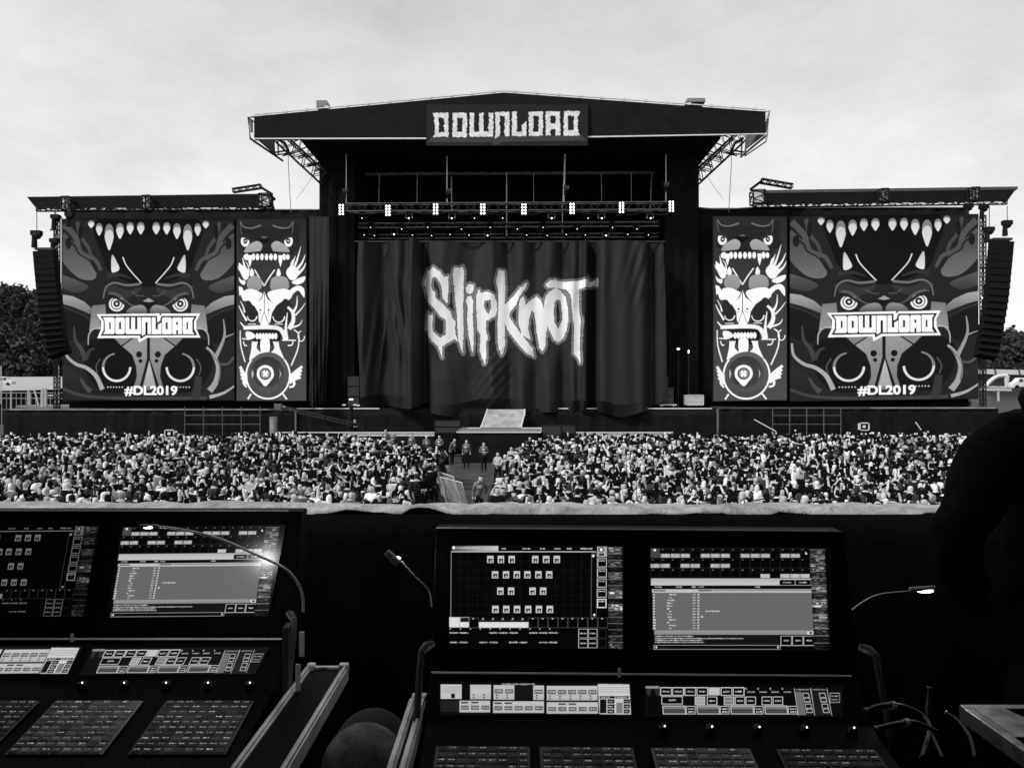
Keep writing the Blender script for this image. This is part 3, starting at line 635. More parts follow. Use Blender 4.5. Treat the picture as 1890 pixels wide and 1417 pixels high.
def wing_roof(side):
    L_ = side == 'left'; Y = SY-1.2
    t = thing('wing_roof', 'flat black canopy with truss ends over the %s side screen' % side, 'canopy', at(280 if L_ else 1630, 386, Y), 'canopies over the side screens')
    if L_: poly = [(50,364),(500,358),(506,384),(68,386)]; tr = [(123,14),(272,14),(490,20)]
    else: poly = [(1393,352),(1878,345),(1858,373),(1390,379)]; tr = [(1630,14),(1797,14),(1398,22)]
    mb = MB(); mb.prism([(X(u,Y),Z(v,Y)) for u,v in poly], Y, Y+.12); mb.build('canopy_fascia', M_ROOF, t)
    mb = MB(); (a,b) = poly[0], poly[1]; mb.prism([(X(poly[0][0]+6,Y),Z(poly[0][1]+1,Y)),(X(poly[1][0],Y),Z(poly[1][1]+1,Y)),(X(poly[1][0],Y),Z(poly[1][1]+5,Y)),(X(poly[0][0]+6,Y),Z(poly[0][1]+5,Y))], Y+.13, Y+1.2); mb.build('canopy_skin', M_ROOF, t)
    mb = MB(); mb.prism([(X(u,Y),Z(v,Y)) for u,v in ((poly[0][0],poly[0][1]-.5),(poly[1][0],poly[1][1]-.5),(poly[1][0],poly[1][1]+(5 if not L_ else .6)),(poly[0][0],poly[0][1]+(5 if not L_ else .6)))], Y-.03, Y-.005)
    mb.build('canopy_edge', mat('canopy_edge_grey', .10 if not L_ else .06, .5), t)
    for u, wd in tr:
        g = MB(); v0 = poly[0][1]+(poly[1][1]-poly[0][1])*((u-poly[0][0])/(poly[1][0]-poly[0][0]))
        truss(g, at(u, v0+1, Y-.45), at(u+1, v0+25, Y-.45), px(wd,Y), .06, .04, 3)
        p = MB(); p.box((X(u-wd/2,Y),Y-.06,Z(v0+23,Y)),(X(u+wd/2,Y),Y-.04,Z(v0+3,Y)))
        p.build('pale_gap_panel', mat('translucent_panel', .62, .5, var=.3, scale=3), t); g.build('truss_end', M_TRUSS, t)
    g = MB()
    a, b = (poly[3][0], poly[2][0]); va, vb = poly[3][1], poly[2][1]
    truss(g, at(a, va+1.5, Y+.3), at(b, vb+1.5, Y+.3), px(5,Y), .04, .03, 40); g.build('lower_truss', M_TRUSS, t)
    g = MB(); r = random.Random(5 if L_ else 6)
    for k in range(26):
        u = a+(b-a)*r.random(); l = r.uniform(4, 20); v = va+(vb-va)*((u-a)/(b-a)); g.box((X(u,Y),Y-.02,Z(v+1,Y)),(X(min(u+l,max(a,b)),Y),Y-.002,Z(v-1,Y)))
    g.build('lashing_strip', M_PALE, t)
    g = MB()
    if L_: truss(g, at(430,352,Y+1), at(482,344,Y+1), px(7,Y), .05, .03, 8); g.tube(at(482,346,Y+1), at(503,359,Y+1), .1)
    else: truss(g, at(1405,334,Y+1), at(1462,344,Y+1), px(8,Y), .05, .03, 8); g.tube(at(1406,334,Y+1), at(1385,350,Y+1), .1); g.tube(at(1385,350,Y+1), at(1393,353,Y+1), .1)
    g.build('ridge_truss', M_TRUSS, t)
    return t
wing_roof('left'); wing_roof('right')
# towers and line arrays
def tower(u, lab, s):
    t = thing('truss_tower', lab, 'tower', at(u, 757, SY-.2), 'slim towers beside the screens')
    g = MB(); truss(g, at(u, 757, SY-.2), at(u, 398, SY-.2), px(7,SY), .05, .025, 46); g.build('tower_mast', M_TRUSS, t)
    for v in (424, 494, 550, 604, 650):
        g = MB(); c = at(u-5*s, v, SY-.3); g.cbox(c, (px(20 if v>430 else 14,SY), .1, .12)); g.build('outrigger', M_TRUSS, t)
        if v > 540:
            for k in range(4):
                g = MB(); g.ball(c+Vector((-.3+.2*k,-.08,0)), .055, 6, 4); g.build('strip_lamp', M_SPARK, t)
    g = MB(); g.tube(at(u+9*s, 400, SY-.15), at(u+9*s, 560, SY-.15), .05, 5); g.build('pale_pole', M_WHITE, t)
tower(105, 'slim dark truss tower at the outer edge of the left screen', 1)
tower(1814, 'slim dark truss tower at the outer edge of the right screen', -1)
def line_array(pts, lab, s):
    """pts: (u, v) of the axis; each cabinet its own part"""
    Y = SY-3; P_ = smooth([(u,v) for u,v in pts], 8); 
    t = thing('line_array', lab, 'loudspeaker', at(pts[0][0], pts[0][1]-4, Y), 'hanging speaker columns')
    # resample
    L_ = [0]
    for i in range(1,len(P_)): L_.append(L_[-1]+math.hypot(P_[i][0]-P_[i-1][0],P_[i][1]-P_[i-1][1]))
    n = 17
    def samp(d):
        for i in range(1,len(P_)):
            if L_[i] >= d: f = (d-L_[i-1])/(L_[i]-L_[i-1]); return P_[i-1][0]+(P_[i][0]-P_[i-1][0])*f, P_[i-1][1]+(P_[i][1]-P_[i-1][1])*f
        return P_[-1]
    for k in range(n):
        a = samp(L_[-1]*k/n); b = samp(L_[-1]*(k+1)/n); y = Y+ .0018*(k**2.3)
        pa, pb = at(a[0],a[1],y), at(b[0],b[1],y+.02*k*.2); ax = (pb-pa).normalized()
        M = Matrix.Translation((pa+pb)/2) @ Matrix.Rotation(s*.10, 4, 'Z') @ Matrix.Rotation(-math.atan2(ax.x, -ax.z), 4, 'Y') @ Matrix.Rotation(-.02*k, 4, 'X')
        wdt = px(37,Y); h = (pb-pa).length*1.0
        c = MB(); c.box((-wdt/2,-.35,-h/2+.01),(wdt/2,.35,h/2-.01), M)
        cb = c.build('array_cabinet', M_BOX, t)
        g = MB(); g.box((-wdt/2+.03,-.40,-h/2+.012),(wdt/2-.03,-.36,h/2-.012), M); g.build('grille', mat('array_grille', .008, .8, spec=.1), cb)
    g = MB(); p = at(pts[0][0], pts[0][1]-4, Y); g.cbox(p, (px(34,Y),.5,.16)); g.build('flying_frame', M_STEEL, t)
line_array([(84,464),(88,510),(92,550),(97,590),(106,640),(112,655)], 'curved black speaker column hanging left of the left screen', 1)
line_array([(1848,446),(1843,500),(1838,550),(1831,595),(1823,640),(1818,660)], 'curved black speaker column hanging right of the right screen', -1)
for u,v,l,k in ((68,440,'left speaker column, outermost motor',1.1),(103,408,'motor on top of the left tower',.9),(101,452,'motor beside the left tower above the speaker column',.9),(129,404,'motor at the top corner of the left screen',.9),
            (1859,420,'right speaker column, outermost motor',1.0),(1816,390,'motor on top of the right tower',.9),(1826,432,'motor beside the right tower above the speaker column',1.0),(1788,388,'motor at the top corner of the right screen',.9)):
    Y = SY-2.6; hoist(at(u,v,Y), 'black chain '+l if l[0]=='m' else 'black chain motor over the '+l, k)
    mb = MB(); mb.tube(at(u,v-6,Y), at(u+(0),380,Y), .03, 4); tag(mb.build('hoist_chain', M_STEEL, org=at(u,v,Y)), 'thin chain above the %s' % ('black chain '+l if l[0]=='m' else 'motor of the '+l).replace('black chain ',''), 'chain', 'thin chains by the screens')

# ================================================================== SCREEN ART (generic ornament, own drawing) + banner logo
LOGO = [[[(165,155),(345,155),(362,175),(362,410),(345,430),(170,430),(200,385),(198,205)], rect(270,235,297,350)],
 [[(390,155),(512,155),(528,175),(528,410),(512,430),(390,430),(372,410),(372,175)], rect(435,235,465,350)],
 [[(540,155),(603,155),(603,350),(635,350),(635,155),(700,155),(700,350),(735,350),(735,155),(797,155),(797,430),(560,430),(540,410)]],
 [[(808,155),(950,155),(962,175),(962,430),(905,430),(905,235),(870,235),(870,425),(815,462),(808,430)]],
 [[(974,155),(1038,155),(1038,350),(1075,350),(1075,270),(1135,240),(1135,430),(974,430)]],
 [[(1160,155),(1290,155),(1305,175),(1305,410),(1290,430),(1160,430),(1143,410),(1143,175)], rect(1205,235,1238,350)],
 [[(1330,155),(1460,155),(1476,175),(1476,430),(1408,430),(1408,365),(1378,365),(1378,430),(1313,430),(1313,175)], rect(1378,230,1408,278)],
 [[(1486,155),(1675,155),(1645,205),(1645,385),(1680,430),(1500,430),(1486,410)], rect(1548,235,1575,350)]]
def text_loops(s, size):
    cu = bpy.data.curves.new('t', 'FONT'); cu.body = s; cu.size = size; cu.offset = .035*size; cu.resolution_u = 4
    o = bpy.data.objects.new('t', cu); COL.objects.link(o); dg = bpy.context.evaluated_depsgraph_get(); me = bpy.data.meshes.new_from_object(o.evaluated_get(dg))
    tris = [[tuple(me.vertices[i].co[:2]) for i in p.vertices] for p in me.polygons]
    bpy.data.objects.remove(o); bpy.data.curves.remove(cu); bpy.data.meshes.remove(me); return tris
def draw_text(P, s, x, y, w_, h_, g):
    tr = text_loops(s, 1.0); xs = [p[0] for t in tr for p in t]; ys = [p[1] for t in tr for p in t]; x0,x1,y0,y1 = min(xs),max(xs),min(ys),max(ys)
    for t in tr: P.fill([[(x+(px_-x0)/(x1-x0)*w_, y+h_-(py_-y0)/(y1-y0)*h_) for px_,py_ in t]], g)
def big_art():
    P = Paint(58, 72, 1298, 1372, 500, 34); C = 678
    def both(fn):
        fn(lambda pts: pts); fn(lambda pts: [(2*C-x, y) for x,y in pts])
    P.fill([smooth([(330,60),(1026,60),(1015,330),(930,470),(678,560),(430,470),(340,330)],6,True)], 16)
    def side(m):
        P.fill([m(smooth([(230,960),(430,930),(560,1040),(600,1150),(560,1300),(330,1300),(220,1150)],6,True))], 20); P.fill([m(smooth([(50,740),(200,760),(260,860),(200,960),(60,900)],6,True))], 24); P.fill([m(smooth([(40,1120),(200,1200),(300,1290),(120,1330),(40,1250)],6,True))], 42, 30)
        P.fill([m(smooth([(50,200),(130,230),(230,330),(300,450),(280,505),(190,500),(110,440),(50,350)],6,True))], 62, 108)
        P.stroke(m([(70,110),(150,200),(190,310),(290,360),(335,440)]), 46, 78, 22); P.stroke(m([(60,180),(110,230),(140,290),(220,340)]), 30, 78, 20)
        P.stroke(m([(165,90),(185,190),(240,270),(262,330)]), 26, 70, 22); P.stroke(m([(90,220),(150,270),(175,320),(250,370),(300,450)]), 12, 22, 8)
        P.fill([m(ell(100,245,22,42))], 26); P.fill([m(ell(188,165,16,55))], 24)
        P.fill([m(smooth([(50,480),(120,495),(235,545),(225,580),(150,600),(50,560)],6,True))], 88, 55)
        P.fill([m([(58,614),(130,625),(215,665),(268,712),(262,755),(200,728),(130,700),(58,680)])], 165, 105); P.stroke(m([(58,700),(150,735),(250,790)]), 8, 60, 3)
        # plates beside the banner
        P.fill([m([(272,692),(365,683),(372,760),(318,760),(338,858),(282,850),(250,880),(262,770)])], 118, 150)
        P.stroke(m([(242,975),(248,900),(285,858),(345,858)]), 7, 175, 12)
        # arched crest lines in the middle (plain ornament)
        P.fill([m(smooth([(350,560),(420,545),(520,580),(620,560),(600,600),(500,640),(400,610)],6,True))], 52)
        P.stroke(m([(352,640),(372,560),(430,528),(520,545),(620,535)]), 8, 110, 18); P.stroke(m([(380,480),(470,470),(560,500)]), 34, 48, 10)
        P.stroke(m([(400,600),(470,620),(540,680),(600,700)]), 16, 92, 6); P.stroke(m([(560,590),(600,620),(650,620)]), 8, 84, 6)
        P.fill([m(ell(448,682,56,52))], 236); P.fill([m(ell(448,678,44,44)), m(ell(448,678,36,36))], 90); P.fill([m(ell(448,678,24,24))], 24); P.fill([m(ell(448,678,9,9))], 230)
        P.fill([m([(376,600),(440,612),(520,672),(508,690),(440,642),(380,636)])], 34); P.stroke(m([(380,606),(440,618),(512,672)]), 7, 92, 3)
        P.fill([m(smooth([(520,745),(560,700),(640,690),(660,745)],5,True))], 150, 80)
        # lower mask plates
        P.fill([m([(430,925),(560,925),(480,978)])], 128)
        P.fill([m([(575,925),(678,925),(678,1300),(570,1285),(594,1200),(590,1130),(560,1045),(490,985)])], 150, 118)
        P.fill([m(ell(610,1043,22,23))], 20); P.fill([m(ell(620,1089,14,14))], 20)
        arc = [(448+98*math.cos(a), 1135+98*math.sin(a)) for a in [math.pi*k/24 for k in range(0,25)]]
        P.stroke(m(arc), 16, 226, 16, sm=False)
        arc = [(448+98*math.cos(a), 1135+98*math.sin(a)) for a in [math.pi+math.pi*k/24*.45 for k in range(0,25)]]; P.stroke(m(arc), 20, 130, 10, sm=False)
        P.stroke(m([(330,1075),(300,1130),(312,1190)]), 8, 90, 6)
        for k in range(6): P.fill([m(ell(384+21*k,1278,5,5,10))], 215)
        for (cx,y0,wd,y1,big) in ((264,80,44,135,0),(322,100,46,190,0),(394,105,64,295,1),(472,100,54,213,0),(546,92,50,180,0),(622,92,52,180,0)):
            h = y1-y0; sh = [(cx-wd/2,y0+h*.35),(cx-wd*.36,y0+h*.1),(cx,y0),(cx+wd*.36,y0+h*.1),(cx+wd/2,y0+h*.35),(cx+wd*.3,y0+h*.7),(cx,y1),(cx-wd*.3,y0+h*.7)]
            P.fill([m(smooth(sh,4,True))], 128); P.fill([m(smooth([(x, y0+h*.22+(y-y0)*.78) for x,y in sh],4,True))], 200, 225)
        P.fill([m(smooth([(415,328),(450,380),(468,428),(435,452),(410,440)],5,True))], 190, 225)
        P.stroke(m([(493,343),(515,398),(560,455),(628,530)]), 8, 230, 7)
    both(side)
    P.stroke([(678,925),(678,1080)], 22, 22, 22, sm=False); P.stroke([(678,1070),(625,1275)], 20, 22, sm=False); P.stroke([(678,1070),(745,1275)], 20, 22, sm=False)
    P.fill([[(684,1085),(642,1275),(732,1275)]], 190, 160)
    P.fill([[(678,628),(735,665),(678,712),(622,665)]], 20); P.fill([[(678,636),(720,660),(678,668),(636,660)]], 150)
    P.stroke([(72,965),(85,1050),(150,1110),(230,1140),(300,1200),(345,1295)], 14, 165, 34)
    P.stroke([(140,840),(150,940),(190,1000),(225,1085)], 8, 66, 40); P.stroke([(290,1000),(250,1020),(225,1080)], 10, 60, 30)
    P.stroke([(1220,788),(1226,915),(1160,1070)], 6, 150, 30); P.stroke([(1296,893),(1232,918)], 6, 140, 14, sm=False)
    P.stroke([(1098,990),(1150,1050),(1182,1140),(1165,1240),(1120,1305)], 16, 160, 46); P.stroke([(1110,1010),(1190,1120),(1180,1240)], 5, 70, 6)
    P.stroke([(1310,1262),(1220,1320),(1120,1350)], 10, 170, 26); P.stroke([(1298,1060),(1250,1110),(1190,1110)], 18, 80, 14)
    P.stroke([(60,1290),(250,1345),(678,1360),(1100,1355)], 20, 62, 26); P.stroke([(185,1210),(220,1270),(260,1310)], 12, 70, 40); P.stroke([(1040,1200),(1030,1280),(1010,1370)], 50, 52, 60)
    # logo banner
    f = lambda pts, k=1.0: [(100*0+ (170+x/9-100)*3.937, (570+y/9-390)*3.937) for x,y in pts]
    P.fill([f([(65,105),(1100,90),(1112,130),(1140,92),(1775,90),(1712,215),(1712,345),(1778,487),(900,488),(762,570),(745,492),(75,497),(137,350),(137,215)])], 252)
    P.fill([f([(118,132),(1065,128),(1065,240),(1110,215),(1125,150),(1150,128),(1725,128),(1675,215),(1675,350),(1730,450),(880,452),(790,512),(778,455),(128,458),(180,360),(180,215)])], 30)
    for l in LOGO: P.fill([f(q_) for q_ in l], 252)
    draw_text(P, '#DL2019', 505, 1268, 382, 74, 252)
    return P.get()
def totem_art():
    P = Paint(35, 60, 552, 1380, 230, 52); W_ = 246
    P.fill([rect(30,50,560,1390)], 40, 74)
    def st(p, a, b=None, g=244): P.stroke(p, a, g, b)
    P.fill([smooth([(70,90),(150,130),(250,120),(360,130),(490,90),(500,200),(465,300),(100,300),(60,200)],5,True)], 34)
    for s in (0,1):
        m = (lambda p: p) if not s else (lambda p: [(2*268-x-18, y) for x,y in p])
        st(m([(62,80),(90,120),(150,128),(215,108)]), 6, 12, 110); P.stroke(m([(62,80),(68,150),(80,180)]), 5, 95)
        P.fill([m(ell(98,222,32,42))], 240); P.fill([m(ell(100,222,16,20))], 40); P.fill([m(ell(100,222,6,6))], 235)
        P.fill([m([(60,165),(110,180),(165,222),(150,236),(100,200),(62,196)])], 44)
        P.fill([m(smooth([(90,300),(120,255),(185,222),(225,250),(205,300),(140,312)],5,True))], 170, 150)
    P.fill([[(240,180),(290,212),(240,246),(192,212)]], 14); P.fill([[(240,186),(268,198),(240,204),(212,198)]], 90)
    P.stroke([(85,315),(240,300),(460,312)], 10, 22, 10)
    for k, x in enumerate([100,112,160,190,223,257,290,322,388,415]): P.fill([ell(x, 338, 13, 20 if k in (0,9) else 24)], 248)
    for x in (134,360): P.fill([[(x-15,325),(x+15,325),(x+12,370),(x,412),(x-12,370)]], 248)
    for x in (147,346): P.fill([smooth([(x,420),(x+17,455),(x+8,478),(x-14,474),(x-12,445)],4,True)], 248)
    st([(168,430),(205,490),(240,548)], 9, 8); st([(318,430),(275,490),(240,548)], 9, 8)
    P.fill([ell(168,532,58,58)], 158, 140); P.fill([smooth([(283,540),(300,490),(352,475),(410,495),(422,560),(370,570),(300,582)],5,True)], 158, 140)
    P.fill([smooth([(52,380),(60,440),(90,500),(118,495),(128,450),(100,400),(78,340),(82,400)],4,True)], 246)
    for p in ([(128,450),(120,400),(100,370)],[(70,450),(50,420),(48,400)]): st(p, 12, 2)
    P.fill([smooth([(402,450),(430,420),(470,410),(500,450),(470,500),(430,500)],4,True)], 246)
    for p in ([(415,440),(450,390),(470,330)],[(450,430),(480,370),(512,262)],[(480,430),(520,380),(545,320)],[(490,460),(530,420),(548,380)],[(440,430),(445,380),(460,350)]): st(p, 24, 2)
    P.fill([smooth([(445,520),(500,490),(545,480),(530,520),(480,538)],4,True)], 244); P.fill([smooth([(52,485),(70,505),(100,512),(90,540),(60,520)],4,True)], 244)
    # horned mask
    P.fill([smooth([(95,582),(150,570),(200,590),(225,612),(170,692),(130,655),(92,652)],4,True)], 250)
    P.fill([[(50,550),(75,558),(98,600),(95,660),(80,650),(66,612),(56,620)]], 250)
    P.fill([smooth([(262,606),(330,575),(410,570),(432,600),(425,650),(390,640),(332,695)],4,True)], 250)
    P.fill([smooth([(415,600),(455,560),(500,545),(535,570),(538,630),(520,612),(490,580),(450,610),(436,640)],4,True)], 250)
    P.fill([smooth([(110,660),(160,690),(190,740),(190,800),(120,830),(95,760)],4,True)], 40); P.fill([smooth([(300,740),(330,690),(400,650),(440,680),(440,780),(380,835),(300,815)],4,True)], 40)
    P.fill([[(240,590),(262,640),(328,694),(298,740),(286,800),(270,836),(215,836),(200,800),(196,740),(168,694),(220,640)]], 250)
    st([(240,600),(240,735)], 5, 5, 20); st([(240,735),(208,828)], 4, 4, 20); st([(240,735),(274,828)], 4, 4, 20)
    for x in (212,272): P.fill([ell(x,722,7,7,12)], 20); P.fill([ell(x,744,4,4,10)], 20)
    for cx, r in ((150,34),(348,43)):
        st([(cx+r*math.cos(a), 768+r*math.sin(a)) for a in [math.pi*k/14 for k in range(15)]], 10, 6)
        for k in range(7): P.fill([ell(cx-28+9*k, 824, 3.5, 5, 8)], 235)
    st([(415,700),(450,740),(455,800),(425,860)], 16, 34); st([(455,740),(480,690),(485,620)], 20, 3); st([(470,760),(510,720),(545,672)], 14, 3); st([(440,850),(500,830),(522,795)], 16, 3)
    st([(52,690),(75,740),(110,800)], 4, 16); st([(62,655),(85,700),(95,740)], 3, 12); st([(62,810),(95,845),(140,850)], 5, 20)
    st([(85,852),(180,848),(320,850),(375,880),(400,940)], 26, 34); st([(405,930),(400,850),(412,740)], 30, 4)
    P.fill([smooth([(105,885),(160,870),(330,865),(365,910),(340,960),(260,985),(190,970),(150,940)],5,True)], 26)
    P.fill([smooth([(105,880),(150,885),(175,915),(140,935),(108,925)],4,True)], 246)
    for k in range(7): P.fill([ell(188+23*k, 912, 12, 23)], 250)
    P.fill([smooth([(216,938),(276,938),(277,1030),(247,1092),(216,1030)],5,True)], 252)
    for k in range(6):
        st([(150+ k*8, 950), (150+k*6, 1000), (135+k*16, 1085-k*9)], 5, 15); st([(345-k*8, 950), (350-k*6, 1000), (385-k*19, 1085-k*9)], 5, 15)
    st([(62,870),(66,980),(98,1100)], 7, 9); st([(75,930),(130,935)], 8, 8); st([(85,950),(95,978),(112,980)], 7, 9)
    st([(460,865),(495,900),(490,1000),(440,1125)], 8, 10); P.stroke([(515+24*math.cos(a),912+36*math.sin(a)) for a in [6.28*k/20 for k in range(16)]], 7, 240); st([(372,940),(475,942)], 8, 8); st([(455,945),(445,975),(415,980)], 7, 9)
    P.fill([ell(268,1195,160,168)], 92, 70); P.fill([ell(262,1190,128,130)], 50, 84); P.fill([ell(258,1190,100,96)], 60)
    P.stroke([(268+162*math.cos(a),1195+170*math.sin(a)) for a in [-.72+ (math.pi+1.44)*k/40 for k in range(41)]], 12, 250, 12, sm=False)
    P.fill([smooth([(248,1122),(300,1145),(310,1200),(280,1245),(248,1276),(216,1245),(186,1200),(196,1145)],6,True)], 252)
    P.fill([ell(248,1185,44,44)], 60); P.fill([ell(248,1185,34,34)], 150); 
    for a in (.785, -.785): P.stroke([(248-24*math.cos(a),1185-24*math.sin(a)),(248+24*math.cos(a),1185+24*math.sin(a))], 17, 252, sm=False)
    P.fill([[(150,1150),(162,1185),(150,1222),(146,1185)]], 190); P.fill([[(352,1150),(366,1185),(352,1222),(358,1185)]], 190)
    for k in range(4): st([(60+4*k,1132+k*26),(90,1180+k*18),(112,1210+k*16)], 20, 16); st([(522-4*k,1132+k*26),(470,1170+k*18),(430,1205+k*16)], 20, 16)
    st([(438,1230),(462,1245),(455,1275),(425,1280)], 18, 14); st([(98,1210),(86,1250),(110,1282)], 16, 12)
    st([(142,1330),(118,1368)], 12, 12); st([(378,1330),(408,1370)], 12, 12)
    return P.get()
M_LED = attr_mat('led_display', .8, emit=1.0, spec=.03)
def screen(u0,u1,vt0,vt1,vb0,vb1,Y,img,name,label,cat,face,side_m=M_BOX,amp=1.0, frame=1.2):
    t = thing(name, label, cat, at((u0+u1)/2, vb0, Y))
    j = img*(.93+.14*nrs.uniform(size=img.shape))*amp
    nb = 14 if img.shape[1] > 300 else 6; th_ = img.shape[1]/nb; ti = nrs.uniform(.93,1.05,size=(int(img.shape[0]/th_)+2, nb+2)); yy, xx = np.indices(img.shape); j = j*ti[(yy/th_).astype(int), (xx/th_).astype(int)]
    def fn(U, V):
        u = u0+U*(u1-u0); v = (vt0+(vt1-vt0)*U)*(1-V)+(vb0+(vb1-vb0)*U)*V
        return (u-U0)/FOC*Y, np.full_like(U,Y), EYE-(v-V0)/FOC*Y
    grid_mesh(face, j*1.06, fn, M_LED, t)
    mb = MB(); q = frame; mb.prism([(X(u0-q,Y),Z(vt0-q,Y)),(X(u1+q,Y),Z(vt1-q,Y)),(X(u1+q,Y),Z(vb1+q,Y)),(X(u0-q,Y),Z(vb0+q,Y))], Y+.01, Y+.35); mb.build('screen_frame', side_m, t)
A1 = big_art(); A2 = totem_art()
screen(116,432,405,406,738,738,SY-.2,A1,'video_screen','large lit video screen on the left wing, left of the left totem banner','video screen','display_face')
screen(1458,1805,400,396,740,735,SY-.2,A1,'video_screen','large lit video screen on the right wing, right of the right totem banner','video screen','display_face')
screen(437,565,404,404,739,739,SY-.5,A2,'totem_screen','tall narrow lit panel with stacked mask ornament between left screen and stage','video panel','display_face')
screen(1317,1452,400,400,740,738,SY-.5,A2,'totem_screen','tall narrow lit panel with stacked mask ornament between stage and right screen','video panel','display_face')
# dark drapes above the screens
for u0,u1,v0,v1,l in ((150,510,385,409,'left'),(1388,1785,378,403,'right')):
    pass

# --- camera jib, barrel, small boxes and poles
jb = thing('camera_crane', 'dark camera crane with long arm over the pit left of the stage', 'camera crane', at(648,800,57.5))
mb = MB(); mb.tube(at(648,800,57.5), at(647,770,57.5), .25, 8, .14); mb.tube(at(647,772,57.5), at(649,748,57.5), .14, 8); mb.build('column', M_BOX, jb)
mb = MB(); truss(mb, at(664,786,57.3), at(517,751,56.5), .22, .03, .02, 16); mb.build('arm', mat('jib_arm',.05,.4,.4), jb)
mb = MB(); mb.cbox(at(514,750,56.4), (.5,.4,.4)); mb.tube(at(520,750,56.4), at(528,752,56.1), .1, 8); mb.build('camera_head', mat('camera_grey',.10,.5), jb)
mb = MB(); mb.cbox(at(668,788,57.3), (.5,.4,.5)); mb.build('counterweight', M_BOX, jb)
for du,v in ((-12,747),(8,747),(14,748),(1,737)):
    mb = MB(); mb.cbox(at(647+du,v,57.3), (.25,.1,.1)); mb.build('handle_lamp', M_SPARK if du==1 else M_WHITE, jb)
mb = MB(); c = at(505,801,56); mb.tube(c-Vector((0,0,c.z)), at(505,769,56), .28, 14); br = mb.build('grey_pillar', mat('grey_pillar',.14,.6,var=.4,scale=3), smooth=True, org=c-Vector((0,0,c.z))); tag(br, 'short grey round pillar standing before the left wing skirt', 'pillar')
for u,v,l in ((312,800,'left'),(1596,787,'right')):
    t = thing('monitor_box', 'small white framed box above the crowd on the %s side' % l, 'box', at(u,v+8,54.0)-Vector((0,0,0))); Y=54
    mb = MB()
    for (a,b,c_,d) in ((-9,9,-7,-5.6),(-9,9,6,7.4),(-9,-7.6,-7,7.4),(7.6,9,-7,7.4)): mb.box((X(u+a,Y),Y,Z(v+d,Y)),(X(u+b,Y),Y+.3,Z(v+c_,Y)))
    mb.build('box_frame', M_WHITE, t); mb = MB(); mb.box((X(u-7.5,Y),Y+.1,Z(v+6,Y)),(X(u+7.5,Y),Y+.28,Z(v-5.5,Y))); mb.build('box_body', M_BOX, t)
    mb = MB(); mb.box((X(u-3,Y),Y+.02,Z(v+2.5,Y)),(X(u+2,Y),Y+.08,Z(v-2.5,Y))); mb.build('label_plate', M_WHITE, t)
    mb = MB(); mb.tube((X(u,Y),Y+.2,0),(X(u,Y),Y+.2,Z(v+7,Y)),.05); mb.build('post', M_STEEL, t)
for a,b,l in (((1392,774),(1432,796),'long white stick held slanting up from the right crowd below the right totem'),((1690,779),(1700,793),'short white stick raised from the crowd near the dark figure')):
    mb = MB(); mb.tube(at(*a,52.5), at(*b,52.5), .04, 5); tag(mb.build('raised_stick', M_WHITE, org=at(*b,52.5)), l, 'stick')

# --- tents and platforms behind, left and right
t = thing('marquee_tent', 'long white tent roof in front of the wooded hill at far left', 'tent', (X(40,110),110,0))
mb = MB(); mb.prism([(X(-80,110),Z(696,110)),(X(118,110),Z(695,110)),(X(118,110),Z(716,110)),(X(62,110),Z(720,110)),(X(-80,110),Z(722,110))],110,111.5); mb.build('tent_roof', mat('tent_white',.62,.7,var=.1), t)
for u in (-10,18,52,100):
    mb = MB(); mb.tube((X(u,110),110.3,0),(X(u,110),110.3,Z(700,110)),.12); mb.build('tent_pole', M_WHITE, t)
mb = MB(); mb.box((X(-80,110),111.6,0),(X(118,110),111.8,Z(716,110))); mb.build('tent_wall', M_DECK, t)
t = thing('marquee_tent', 'white tent roof with ribs in front of the hill at far right', 'tent', (X(1850,110),110,0))
mb = MB(); mb.prism([(X(1811,110),Z(681,110)),(X(2000,110),Z(685,110)),(X(2000,110),Z(694,110)),(X(1811,110),Z(690,110))],110,112); mb.build('tent_roof', mat('tent_white',.62), t)
mb = MB(); mb.box((X(1811,110),112.1,0),(X(2000,110),112.3,Z(690,110))); mb.build('tent_wall', mat('tent_grey_wall',.12,.8), t)
for u in (1836,1880): 
    mb = MB(); mb.tube(at(u,681,109.95), at(u+3,692,109.95), .09); mb.build('tent_rib', M_STEEL, t)
t = thing('tent_arch', 'curved white arch frame beside the right speaker column foot', 'frame', at(1840,722,80))
mb = MB(); mb.path([at(u,v,80) for u,v in smooth([(1820,712),(1828,703),(1840,695),(1852,693),(1858,693)],5)], .2, 6); mb.tube(at(1858,693,80), at(1858,714,80), .28, 6, .15); mb.build('arch_tube', M_WHITE, t)
mb = MB(); mb.tube(at(1808,714,80), at(1872,715,80), .1); mb.tube(at(1808,719,80), at(1866,720,80), .14); mb.tube(at(1842,714,80), at(1843,740,80), .1); mb.build('rail', M_PALE, t)
t = thing('scaffold_platform', 'low scaffold platform with rails under the left tent, beside the left screen', 'platform', at(80,745,80))
mb = MB()
for u in (78,84): mb.tube((X(u,80),80,0),(X(u,80),80,Z(716,80)),.14)
mb.tube(at(52,718,80), at(52,748,80), .08); mb.tube(at(63,717,80), at(71,748,80), .08); mb.tube(at(88,718,80), at(112,718,80), .07); mb.tube(at(88,730,80), at(112,730,80), .07)
mb.build('rail_posts', M_PALE, t); mb = MB(); mb.box((X(30,80),80,Z(752,80)),(X(130,80),84,Z(748,80))); mb.build('platform_top', M_GREY, t)
mb = MB(); mb.tube(at(2,675,100),at(2,745,100),.07); tag(mb.build('flag_pole', M_PALE, org=at(2,745,100)), 'thin pale pole standing at the far left tent end', 'pole')
mb = MB(); mb.tube(at(109,674,95),at(109,745,95),.07); tag(mb.build('flag_pole', M_PALE, org=at(109,745,95)), 'thin pale pole right beside the left screen edge', 'pole')

